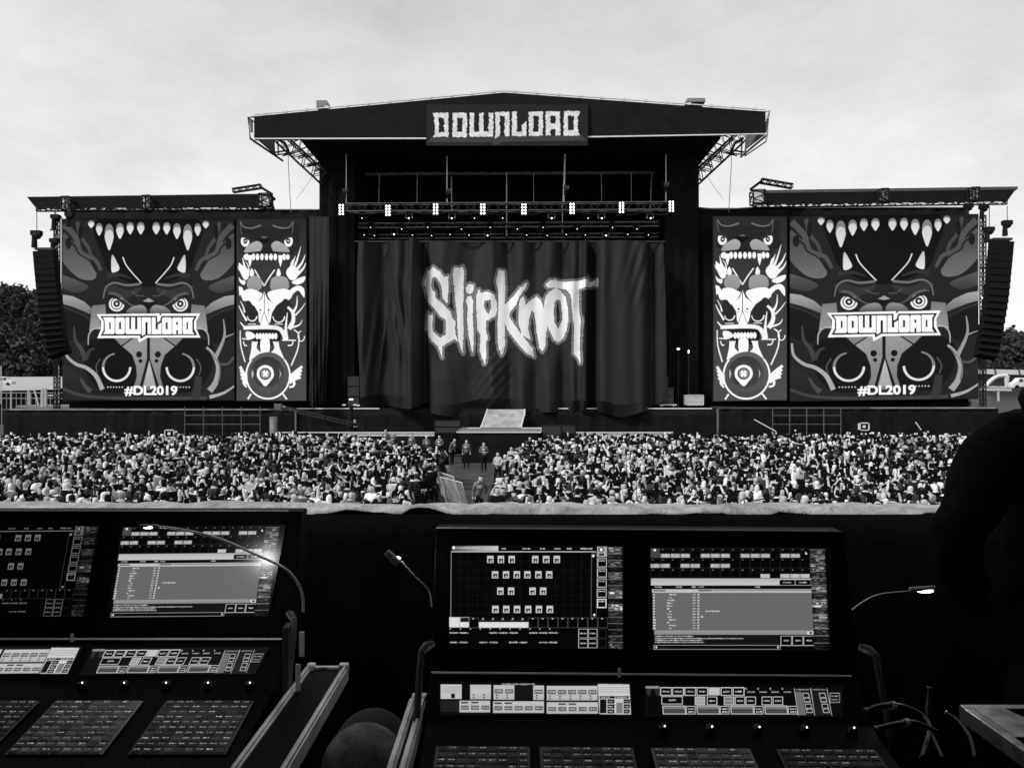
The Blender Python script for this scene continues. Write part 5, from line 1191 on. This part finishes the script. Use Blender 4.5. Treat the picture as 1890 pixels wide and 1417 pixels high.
def ui_stripl():
    r = random.Random(6); P = Paint(735, 1000, 1785, 1180, 520, 10)
    def blk(x0,y0,x1,y1,ks,top=False):
        P.fill([rect(x0,y0,x1,y1)], 205, 190)
        w_ = (x1-x0)/max(1,ks)
        for k in range(ks):
            cx = x0+w_*(k+.5)
            if top: P.fill([rect(cx-22,y0+22,cx+22,y0+45)], 110); P.fill([rect(cx-22,y0+22,cx+22,y0+45), rect(cx-20,y0+24,cx+20,y0+43)], 40); ui_dash(P,cx-17,y0+33,34,8,240,r); P.fill([[(cx-14,y0+50),(cx-2,y0+54),(cx-14,y0+60)]], 20); P.fill([[(cx-14,y0+64),(cx-2,y0+68),(cx-14,y0+74)]], 20)
            else: P.fill([rect(cx-20,y0+26,cx+22,y0+47)], 105); P.fill([rect(cx-20,y0+26,cx+22,y0+47), rect(cx-18,y0+28,cx+20,y0+45)], 45); ui_dash(P,cx-15,y0+37,32,7,235,r)
            if not top and r.random() < .5: P.fill([rect(cx-20,y0+6,cx+20,y0+14)], 40)
    P.fill([rect(742,1012,856,1090)], 205); 
    for k in range(4): P.fill([rect(750,1026+k*9,850,1028+k*9)], 150)
    P.fill([rect(800,1062,820,1086)], 20)
    blk(903,1014,1016,1092,2,True); P.fill([rect(908,1035,1010,1060)], 205); blk(1030,1016,1143,1094,2,True); blk(1246,1018,1304,1096,1,True); blk(1320,1020,1595,1098,5,True)
    ui_dash(P,1075,1011,180,9,210,r); P.fill([rect(1145,1022,1243,1088)], 22)
    blk(845,1100,1012,1163,3); blk(1028,1103,1304,1166,5); blk(1320,1108,1598,1170,5); P.fill([rect(742,1100,840,1160)], 34)
    P.fill([[(1597,1010),(1768,1012),(1778,1174),(1606,1172)]], 215); 
    for k in range(4): P.fill([rect(1605,1026+k*10,1765,1028+k*10)], 140)
    P.fill([rect(1606,1075,1692,1088)], 20); P.fill([rect(1696,1075,1766,1088)], 20); ui_dash(P,1614,1081,50,7,240,r); ui_dash(P,1704,1081,50,7,240,r)
    P.fill([rect(1608,1092,1645,1168)], 20)
    for k in range(3): P.fill([rect(1650,1092+k*27,1688,1115+k*27)], 20); ui_dash(P,1656,1104+k*27,24,7,235,r); P.fill([rect(1738,1092+k*27,1772,1115+k*27)], 20); ui_dash(P,1744,1104+k*27,20,7,235,r)
    P.fill([rect(1698,1110,1732,1168)], 130)
    return P.get(), (735,1000,1785,1180)
def ui_stripr():
    r = random.Random(8); P = Paint(95, 880, 1030, 1028, 520, 9)
    P.fill([rect(100,884,165,894)], 150); P.fill([[(105,895),(130,895),(120,930),(108,925)]], 50); P.fill([[(142,895),(164,895),(164,930),(150,925)]], 45)
    for k in range(7):
        x = 170+57*k
        if k == 4: P.fill([rect(x,890,x+52,926)], 205)
        else: cell(P,x,889,x+54,928,235,3.2); ui_dash(P,x+12,909,30,8,230,r)
    for k in range(4): ui_dash(P,580+57*k,911,34,7,200,r); P.fill([[(570+57*k,896),(576+57*k,890),(576+57*k,902)]], 200)
    cell(P,176,930,276,968,220,3); ui_dash(P,210,949,34,8,230,r)
    for k,(x,f) in enumerate(((333,170),(390,None),(470,130),(522,None),(572,None),(648,None),(700,None))): cell(P,x,932,x+48,972,225,3,f); ui_dash(P,x+10,952,28,8,230,r)
    for k in range(4):
        x = 180+160*k; P.fill([[(x,974),(x+108,974),(x+112,1014),(x+4,1014)]], 130); P.fill([rect(x+6,990,x+106,1010)], 75); P.fill([[(x,974),(x+108,974),(x+112,1014),(x+4,1014)],[(x+3,977),(x+105,977),(x+109,1011),(x+7,1011)]], 225)
        cell(P,x+112,976,x+156,1014,225,3,12); ui_dash(P,x+120,990,28,7,240,r); ui_dash(P,x+122,1003,28,7,240,r)
    for k in range(2):
        x = 800+78*k; P.fill([[(x,894),(x+76,894),(x+100,1020),(x+20,1020)]], 28); P.fill([[(x+2,910),(x+34,910),(x+58,1018),(x+20,1018)]], 115 if k==0 else 30)
        for j in range(2): P.fill([[(x+38+j*12,915+j*50),(x+68+j*12,915+j*50),(x+78+j*12,958+j*50),(x+48+j*12,958+j*50)],[(x+41+j*12,918+j*50),(x+66+j*12,918+j*50),(x+75+j*12,955+j*50),(x+50+j*12,955+j*50)]], 210); ui_dash(P,x+48+j*12,938+j*50,22,8,225,r)
        P.stroke([(x,894),(x+20,1020)], 2.5, 190, sm=False); P.stroke([(x+76,894),(x+100,1020)], 2.5, 190, sm=False); ui_dash(P,x+8,900,60,6,180,r)
    cell(P,968,915,1015,960,180,2.5); ui_dash(P,976,930,30,7,210,r); ui_dash(P,976,946,30,7,210,r)
    return P.get(), (95,880,1030,1028)
c2 = lambda x, y: (560+x/2.953, 920+y/2.953); c3 = lambda x, y: (1150+x/2.554, 920+y/2.554)
con = thing('lighting_console', 'black lighting desk with two lit touch screens, right of the aisle and chair', 'lighting console', W(.26,1.5,-.85), 'lighting consoles')
def on_plane(name, art, conv, pf, par, slope=None):
    img, (x0,y0,x1,y1) = art
    def fn(U, V):
        cx = x0+U*(x1-x0); cy = y0+V*(y1-y0); u, v = conv(cx, cy); v = v-(.0085*(u-1175) if slope is None else slope(u)); return pf(u, v)
    return grid_mesh(name, img*(.9+.2*nrs.uniform(size=img.shape)), fn, M_DISP, par)
XL, XR = -.160, .668
def extr(mb, prof, x0, x1):
    n = len(prof); vs = [W(x0,Y,z) for Y,z in prof]+[W(x1,Y,z) for Y,z in prof]; return mb.add(vs, [(i,(i+1)%n,n+(i+1)%n,n+i) for i in range(n)]+[tuple(range(n-1,-1,-1)),tuple(range(n,2*n))])
mb = MB(); extr(mb, [(1.6131,-.283),(1.5363,-.546),(1.54,-.56),(1.60,-.60),(1.665,-.283)], XL, XR); bk = mb.build('screen_housing', M_CON, con, bevel=.003)
mb = MB(); extr(mb, [(1.530,-.549),(1.46,-.613),(1.05,-.70),(1.03,-.73),(1.03,-.77),(1.60,-.77),(1.60,-.60)], XL, XR-.01); mb.build('desk_body', M_CON, con, bevel=.003)
s1 = on_plane('touch_screen', ui_layout(), c2, PS, con); s2 = on_plane('touch_screen', ui_list(), c3, PS, con)
on_plane('key_display', ui_stripl(), c2, PT, con); on_plane('key_display', ui_stripr(), c3, PT, con)
mb = MB(); mb.tube(W(XL+.003,1.527,-.5445), W(XR-.02,1.527,-.5445), .0024, 6); mb.build('hinge_trim', M_TRIM, con)
mb = MB(); mb.tube(W(XL+.002,1.612,-.2815), W(XR-.03,1.612,-.2815), .0012, 6); mb.build('top_trim', M_TRIM, con)
mb = MB(); mb.box(W(.199,1.517,-.547), W(.205,1.52,-.530)); mb.build('latch', M_TRIM, con)
for s, x in ((-1, XL-.004), (1, XR+.004)):
    mb = MB(); k = .022*s
    pth = [W(x-k*.35,1.525,-.488), W(x+k*.1,1.51,-.486), W(x+k*.42,1.50,-.495), W(x+k*.5,1.49,-.525), W(x+k*.55,1.455,-.60), W(x+k*.6,1.42,-.70)]
    pp = [Vector(p) for p in pth]; mb.path(pp, .0066, 8); mb.build('side_bar', mat('side_bar_grey', .07, .5, .0), con, smooth=True)
    mb = MB(); mb.tube(pp[0], pp[2], .0069, 8); mb.build('bar_end_highlight', mat('bar_highlight_pale', .6, .5), con, smooth=True)  # pale sleeve paints the highlight on the bar's upper end
def deckpt(x, Y, h=0): return W(x, Y, -.613-(1.46-Y)/4.71+h)
tilt = Matrix.Rotation(math.atan2(.087,.41), 4, 'X')
for k in range(5):
    c = Vector(deckpt(.27+k*.085-.0, 1.435, .0)); mb = MB(); mb.tube(c, c+Vector((0,-.003,.016)), .0095, 12, .008); mb.build('encoder_knob', M_PANEL, con, smooth=True)
    mb = MB(); mb.ball(c+Vector((.002,-.006,.0165)), .0016, 6, 4); mb.build('encoder_glint', M_SPARK, con)  # glowing bead stands in for the glint on the knob
def pad_art(seed, g0):
    r = random.Random(seed); P = Paint(0,0,180,190,230, 10)
    P.fill([rect(2,2,178,188)], g0, g0*.8)
    for j in range(10):
        for i in range(9):
            x = 6+i*19; y = 6+j*18.5; P.fill([rect(x,y,x+16,y+15)], g0*r.uniform(.5,.9))
            if r.random() < .75: ui_dash(P,x+2,y+5,12,3.4,r.choice((150,190,230)),r)
    return P.get()
M_PADM = attr_mat('button_pad_print', .5, spec=.15, noise=60)
for x0, x1, sd, g0 in ((-.135,.03,1,70),(.045,.21,2,70),(.239,.415,3,92),(.458,.634,4,62)):
    img = pad_art(sd, g0)
    def fn(U, V, x0=x0, x1=x1):
        Y = 1.392-.16*V; a = (U*180-6)%19/19; b = (V*190-6)%18.5/18.5; kk = ((a<.82)&(b<.78)&(U*180>6)&(U*180<176)&(V*190>6)).astype(float); return x0+(x1-x0)*U, Y, EYE-.613-(1.46-Y)/4.71+.0035+.0035*kk
    grid_mesh('button_pad', img*2.6, fn, M_PADM, con)
for k in range(15):
    x = -.13+k*.053; c = Vector(deckpt(x, 1.13+ .05*math.sin(k*2.1), .002)); M = Matrix.Translation(c) @ tilt
    mb = MB(); mb.box((-.007,-.012,0),(.007,.012,.011), M); mb.build('fader', M_PANEL, con, bevel=.0015)
mb = MB()
for k in range(15):
    x = -.13+k*.053; M = Matrix.Translation(Vector(deckpt(x,1.14,0))) @ tilt; mb.box((-.0015,-.075,-.001),(.0015,.075,.0006), M)
mb.build('fader_slots', M_BOX, con)
con.rotation_euler = (0, .0085, 0)
s1.name = 'touch_screen'; cl_ = copy_tree(con); cl_.location = Vector(con.location)+Vector((-1.143,.185,.010)); cl_.rotation_euler = (0,0,0)
dim = [k for k in cl_.children if k.name.startswith('touch_screen')]; dim.sort(key=lambda k: min(v.co.x for v in k.data.vertices)); md_ = attr_mat('console_display_slant_dim', .2, emit=.22, spec=.5); dim[0].material_slots[0].link = 'OBJECT'; dim[0].material_slots[0].material = md_; dim[0]['label'] = 'left touch screen with slant-view dimming set in its glow'
cl_['label'] = 'black lighting desk with two lit touch screens at the left edge of the photo'
# left screen's slant-view dimming is put into its weaker emission
def lamp(name, pts, head, tip, label, energy, hs=(.02,.008), rad=.0016, up=Vector((0,0,1))):
    t = thing(name, label, 'desk lamp', pts[0], 'gooseneck desk lamps')
    P_ = [Vector(p) for p in pts]; S_ = []
    for i in range(len(P_)-1):
        p0,p1,p2,p3 = P_[max(i-1,0)],P_[i],P_[i+1],P_[min(i+2,len(P_)-1)]
        for k in range(8): q=k/8; S_.append(.5*((2*p1)+(p2-p0)*q+(2*p0-5*p1+4*p2-p3)*q*q+(3*p1-p0-3*p2+p3)*q**3))
    S_.append(P_[-1]); mb = MB(); mb.path(S_, rad*1.3, 8, rad*.8); mb.build('gooseneck', mat('bright_gooseneck', .75, .3, .3), t, smooth=True)
    a, b = Vector(head), Vector(tip); mb = MB(); mb.path([a, a.lerp(b,.15), a.lerp(b,.85), b], hs[1], 10, hs[1]*.75); mb.build('lamp_head', mat('lamp_head_grey', .5 if energy<.2 else .3, .4), t, smooth=True)
    d = (b-a).normalized(); c = a.lerp(b,.6)-up*hs[1]*1.02
    mb = MB(); mb.ball(c, 1, 10, 6, (abs(d.x)*hs[0]*.6+.003, abs(d.y)*hs[0]*.6+.003, .003)); mb.build('lit_strip', mat('lamp_led', .8, emit=12), t, smooth=True)
    l = bpy.data.lights.new('lamp_light','SPOT'); l.energy = energy; l.spot_size = R(150); l.spot_blend = .9; l.shadow_soft_size = .008
    lo = bpy.data.objects.new('lamp_light', l); COL.objects.link(lo); lo.parent = t; lo.location = c-up*.006-Vector(pts[0]); lo.rotation_euler = (up).to_track_quat('Z','Y').to_euler()
    return t
def fp(u, v, Y): return Vector(((u-U0)/FOC*Y, Y, EYE-(v-V0)/FOC*Y))
lamp('gooseneck_lamp', [fp(560,1128,1.70), fp(556,1090,1.68), fp(530,1052,1.62), fp(470,1022,1.55), fp(400,992,1.49), fp(330,976,1.45), fp(285,971,1.43)], fp(292,971,1.43), fp(258,970,1.42), 'thin gooseneck lamp arching over the left console screen', .9, (.012,.0035), .0024, Vector((-.3,-.75,.6)).normalized())
lamp('gooseneck_lamp', [fp(797,1120,1.60), fp(792,1090,1.60), fp(765,1062,1.58), fp(740,1035,1.56), fp(730,1030,1.55)], fp(736,1040,1.55), fp(713,1018,1.55), 'gooseneck lamp with stubby pale head between the two consoles', .5, (.018,.0085), .0014, Vector((-.8,-.25,.3)).normalized())
lamp('gooseneck_lamp', [fp(1552,1150,1.60), fp(1562,1135,1.62), fp(1590,1112,1.66), fp(1625,1096,1.70), fp(1685,1090,1.72)], fp(1680,1088,1.72), fp(1726,1084,1.73), 'gooseneck lamp with bright lit head before the dark figure', 1.1, (.026,.006), .0014)
for (x0,x1,Y0,Y1,zz,lab) in ((XL+.02,XR-.02,1.06,1.60,-.772,'right'),(XL-1.123,XR-1.163,1.25,1.78,-.763,'left')):
    t = thing('desk_table', 'black table carrying the %s lighting desk' % lab, 'table', W((x0+x1)/2,(Y0+Y1)/2,-1.65), 'tables under the lighting desks')
    mb = MB(); mb.box(W(x0,Y0,zz-.03),W(x1,Y1,zz-.001)); mb.build('table_top', M_CON, t)
    for xx in (x0+.03,x1-.03):
        for yy in (Y0+.03,Y1-.03): mb = MB(); mb.tube(W(xx,yy,-1.65),W(xx,yy,zz-.031),.018,8); mb.build('leg', M_STEEL, t)
# flight cases whose rims show between the consoles
def case_rim(x, Y0, Y1, z, label, x2):
    t = thing('flight_case', label, 'flight case', W((x+x2)/2,(Y0+Y1)/2,FZ-EYE), 'flight cases under the consoles')
    a, b = min(x,x2), max(x,x2)
    mb = MB(); mb.box(W(a,Y0,-1.62),W(b,Y1,z-.004)); mb.build('case_body', M_CON, t)
    for xx in (a, b):
        mb = MB(); mb.box(W(xx-.009,Y0,z-.03),W(xx+.006,Y1,z)); mb.box(W(xx-.003,Y0+.01,z+.001),W(xx+.003,Y1-.01,z+.006)); mb.build('case_edge', M_ALU, t, bevel=.002)
    for yy in (Y0, Y1):
        mb = MB(); mb.box(W(a+.01,yy-.006,z-.02),W(b-.01,yy+.004,z+.002)); mb.build('case_edge', M_ALU, t, bevel=.002)
    mb = MB(); mb.box(W(a-.004,Y1-.012,z-.012),W(a+.014,Y1+.008,z+.008)); mb.build('corner_cap', M_ALU, t, bevel=.003); mb = MB(); mb.box(W(b-.014,Y1-.012,z-.012),W(b+.006,Y1+.008,z+.008)); mb.build('corner_cap', M_ALU, t, bevel=.003)
case_rim(-.362, .9, 1.735, -.602, 'black flight case with aluminium rim beside the left console', -.442)
case_rim(-.192, .9, 1.56, -.602, 'narrow black flight case with aluminium rim at the left foot of the right console', -.172)
# pale tapes on left console's cheek
for k,(u,v0,v1) in enumerate(((557,1165,1211),(550,1225,1275))):
    mb = MB(); p = fp(u,(v0+v1)/2,1.60); mb.cbox(p, (.010,.004,px(v1-v0,1.60))); tag(mb.build('tape_strip', M_PALE, org=p, bevel=.001), 'pale tape strip on the right cheek of the left console, %s' % ('upper' if k==0 else 'lower'), 'tape', 'tape strips')
mb = MB(); mb.box(W(-.462,1.60,-.66), W(-.450,1.635,-.475)); tag(mb.build('console_post', mat('post_grey', .045, .5), bevel=.003), 'dark grey square post at the right end of the left console', 'post')
# stool between
t = thing('padded_stool', 'round grey padded top between the two flight cases', 'stool', W(-.262,1.42,-1.6))
mb = MB(); mb.ball(W(-.258,1.47,-.668), 1, 28, 16, (.072,.07,.078)); mb.build('cushion_back', mat('grey_fabric_dark', .05, .85, var=.2, scale=20, spec=.2), t, smooth=True)
mb = MB(); mb.ball(W(-.262,1.415,-.685), 1, 28, 16, (.080,.07,.092)); mb.build('cushion', mat('grey_fabric', .17, .9, var=.45, scale=45, bump=.25, bscale=350, spec=.1), t, smooth=True)
mb = MB(); mb.tube(W(-.262,1.42,-1.6), W(-.262,1.42,-.73), .02, 10); mb.tube(W(-.262,1.42,-1.645), W(-.262,1.42,-1.6), .16, 16); mb.build('stool_post', M_STEEL, t)
# cables and case on the right
for k,(pts,lab,rr) in enumerate((([(1598,1312,1.42),(1625,1302,1.43),(1665,1303,1.44),(1700,1318,1.43),(1715,1345,1.40),(1700,1400,1.33)],'thick black cable looping right of the right console',.0065),
   ([(1716,1268,1.50),(1714,1290,1.49),(1712,1320,1.47),(1722,1360,1.44),(1740,1400,1.40)],'upright black cable end with pale tip behind the looped cable',.0055),
   ([(1745,1315,1.5),(1768,1330,1.48),(1790,1360,1.44),(1800,1400,1.40)],'black cable beside the right flight case',.0055),
   ([(1615,1345,1.36),(1650,1336,1.37),(1690,1333,1.38),(1730,1350,1.37)],'low black cable under the looped cable',.006))):
    P_ = [fp(*p) for p in pts]; S_ = []
    for i in range(len(P_)-1):
        p0,p1,p2,p3 = P_[max(i-1,0)],P_[i],P_[i+1],P_[min(i+2,len(P_)-1)]
        for j in range(6): q=j/6; S_.append(.5*((2*p1)+(p2-p0)*q+(2*p0-5*p1+4*p2-p3)*q*q+(3*p1-p0-3*p2+p3)*q**3))
    S_.append(P_[-1]); t = thing('cable', lab, 'cable', P_[0], 'cables right of the console')
    mb = MB(); mb.path(S_, rr*.75, 8); mb.build('cable_sheath', mat('cable_rubber', .006, .25, spec=.6), t, smooth=True)
    mb = MB(); mb.path(S_[:2], rr*.95, 8); mb.build('cable_plug', mat('plug_grey', .3, .3, .6), t, smooth=True)
    if k in (0,3): mb = MB(); mb.path(S_[9:11], rr*1.2, 8); mb.build('tape_band', M_PALE, t)
t = thing('flight_case', 'black flight case with worn aluminium corner at the lower right', 'flight case', W(1.05,1.4,-1.6))
mb = MB(); mb.box(W(.862,1.0,-1.6),W(1.5,1.515,-.608)); mb.build('case_body', M_CON, t)
mb = MB(); mb.box(W(.855,1.505,-.63),W(1.5,1.523,-.600)); mb.build('case_edge', mat('worn_aluminium', .42, .45, .7, var=.5, scale=30), t, bevel=.002)
mb = MB(); mb.box(W(.853,1.0,-.63),W(.871,1.504,-.600)); mb.build('case_edge', mat('worn_aluminium', .42), t, bevel=.002)
mb = MB(); mb.add([W(.872,1.503,-.6),W(.93,1.503,-.6),W(.96,1.38,-.6),W(.872,1.38,-.6),W(.872,1.503,-.607),W(.93,1.503,-.607),W(.96,1.38,-.607),W(.872,1.38,-.607)],[(0,1,2,3),(4,7,6,5),(0,4,5,1),(1,5,6,2),(2,6,7,3),(3,7,4,0)]); mb.build('corner_plate', mat('worn_aluminium', .42), t)

# --- technician in the right foreground, back to the camera
def skin_body(J, E, name, mtl, parent=None, sub=2, disp=0):
    ks = list(J); ix = {k:i for i,k in enumerate(ks)}; me = bpy.data.meshes.new(name); me.from_pydata([W(*J[k][:3]) for k in ks], [(ix[a],ix[b]) for a,b in E], [])
    ob = bpy.data.objects.new(name, me); COL.objects.link(ob); ob.modifiers.new('skin','SKIN').use_smooth_shade = True
    for i,k in enumerate(ks): me.skin_vertices[0].data[i].radius = (J[k][3], J[k][4] if len(J[k])>4 else J[k][3])
    me.skin_vertices[0].data[0].use_root = True
    md = ob.modifiers.new('sub','SUBSURF'); md.levels = sub; md.render_levels = sub
    dg = bpy.context.evaluated_depsgraph_get(); ev = bpy.data.meshes.new_from_object(ob.evaluated_get(dg)); ev.name = name; bpy.data.objects.remove(ob)
    if disp:
        from mathutils import noise
        for v in ev.vertices:
            c = v.co; a = noise.noise(Vector((c.x*7, c.y*7, c.z*9)))*disp + noise.noise(Vector((c.x*26,c.y*26,c.z*16)))*disp*.3; v.co = c + v.normal*a
    ev.materials.clear(); ev.materials.append(mtl); ev.polygons.foreach_set('use_smooth',[True]*len(ev.polygons))
    o = bpy.data.objects.new(name, ev); COL.objects.link(o)
    if parent: o.parent = parent
    return o
Yp = 2.12
J = {'pel':(1.53,Yp,-.72,.15),'spn':(1.53,Yp,-.50,.145),'chs':(1.53,Yp-.01,-.24,.165),'nck':(1.53,Yp,-.03,.062),'hd0':(1.53,Yp+.03,.05,.085),'hd1':(1.53,Yp+.03,.14,.105),'hd2':(1.53,Yp+.02,.215,.08)}
E = [('pel','spn'),('spn','chs'),('chs','nck'),('nck','hd0'),('hd0','hd1'),('hd1','hd2')]
for s,n in ((-1,'l'),(1,'r')):
    cx = 1.53; J['sh'+n]=(cx+s*.215,Yp,-.145,.085); J['el'+n]=(cx+s*.36,Yp-.03,-.38,.05); J['wr'+n]=(cx+s*.24,Yp+.14,-.56,.042); J['ha'+n]=(cx+s*.18,Yp+.17,-.64,.045)
    J['hp'+n]=(cx+s*.10,Yp,-.80,.12); J['kn'+n]=(cx+s*.12,Yp+.02,-1.17,.075); J['an'+n]=(cx+s*.13,Yp,-1.56,.055); J['to'+n]=(cx+s*.14,Yp+.16,-1.60,.045)
    E += [('chs','sh'+n),('sh'+n,'el'+n),('el'+n,'wr'+n),('wr'+n,'ha'+n),('pel','hp'+n),('hp'+n,'kn'+n),('kn'+n,'an'+n),('an'+n,'to'+n)]
per = thing('person', 'large dark clad person standing with back to the camera at the right edge, elbow out', 'person', W(1.53,Yp,-1.65))
def bare(o): o.parent = per; o.location = -Vector(per.location); return o
bare(skin_body(J, E, 'body', mat('dark_clad_body', .008, .8, spec=.1), sub=2))
JJ = {'hem':(1.53,Yp,-.78,.215),'pel':(1.53,Yp,-.66,.205),'spn':(1.53,Yp,-.48,.19),'chs':(1.53,Yp-.01,-.25,.20),'col':(1.53,Yp+.0,-.05,.13)}
EE = [('hem','pel'),('pel','spn'),('spn','chs'),('chs','col')]
for s,n in ((-1,'l'),(1,'r')):
    JJ['sh'+n]=(1.53+s*.225,Yp-.01,-.135,.088); JJ['ua'+n]=(1.53+s*.30,Yp-.02,-.245,.08); JJ['el'+n]=(1.53+s*.37,Yp-.03,-.375,.066); JJ['fa'+n]=(1.53+s*.31,Yp+.06,-.47,.06); JJ['cu'+n]=(1.53+s*.235,Yp+.135,-.555,.06)
    EE += [('chs','sh'+n),('sh'+n,'ua'+n),('ua'+n,'el'+n),('el'+n,'fa'+n),('fa'+n,'cu'+n)]
bare(skin_body(JJ, EE, 'jacket', mat('black_jacket', .007, .9, var=.6, scale=9, spec=.06, bump=.25, bscale=60), sub=3, disp=.02))
mb = MB(); mb.path([Vector(W(1.53+.13*math.cos(a), Yp-.02+.10*math.sin(a), -.035+.012*math.sin(3*a))) for a in [2*math.pi*k/24 for k in range(25)]], .045, 10); bare(mb.build('hood', mat('black_jacket', .0045), smooth=True))
mb = MB(); mb.ball(W(1.53,Yp+.0,.16), 1, 20, 14, (.115,.12,.125)); bare(mb.build('hair', mat('dark_hair', .012, .7, bump=.5, bscale=80), smooth=True))
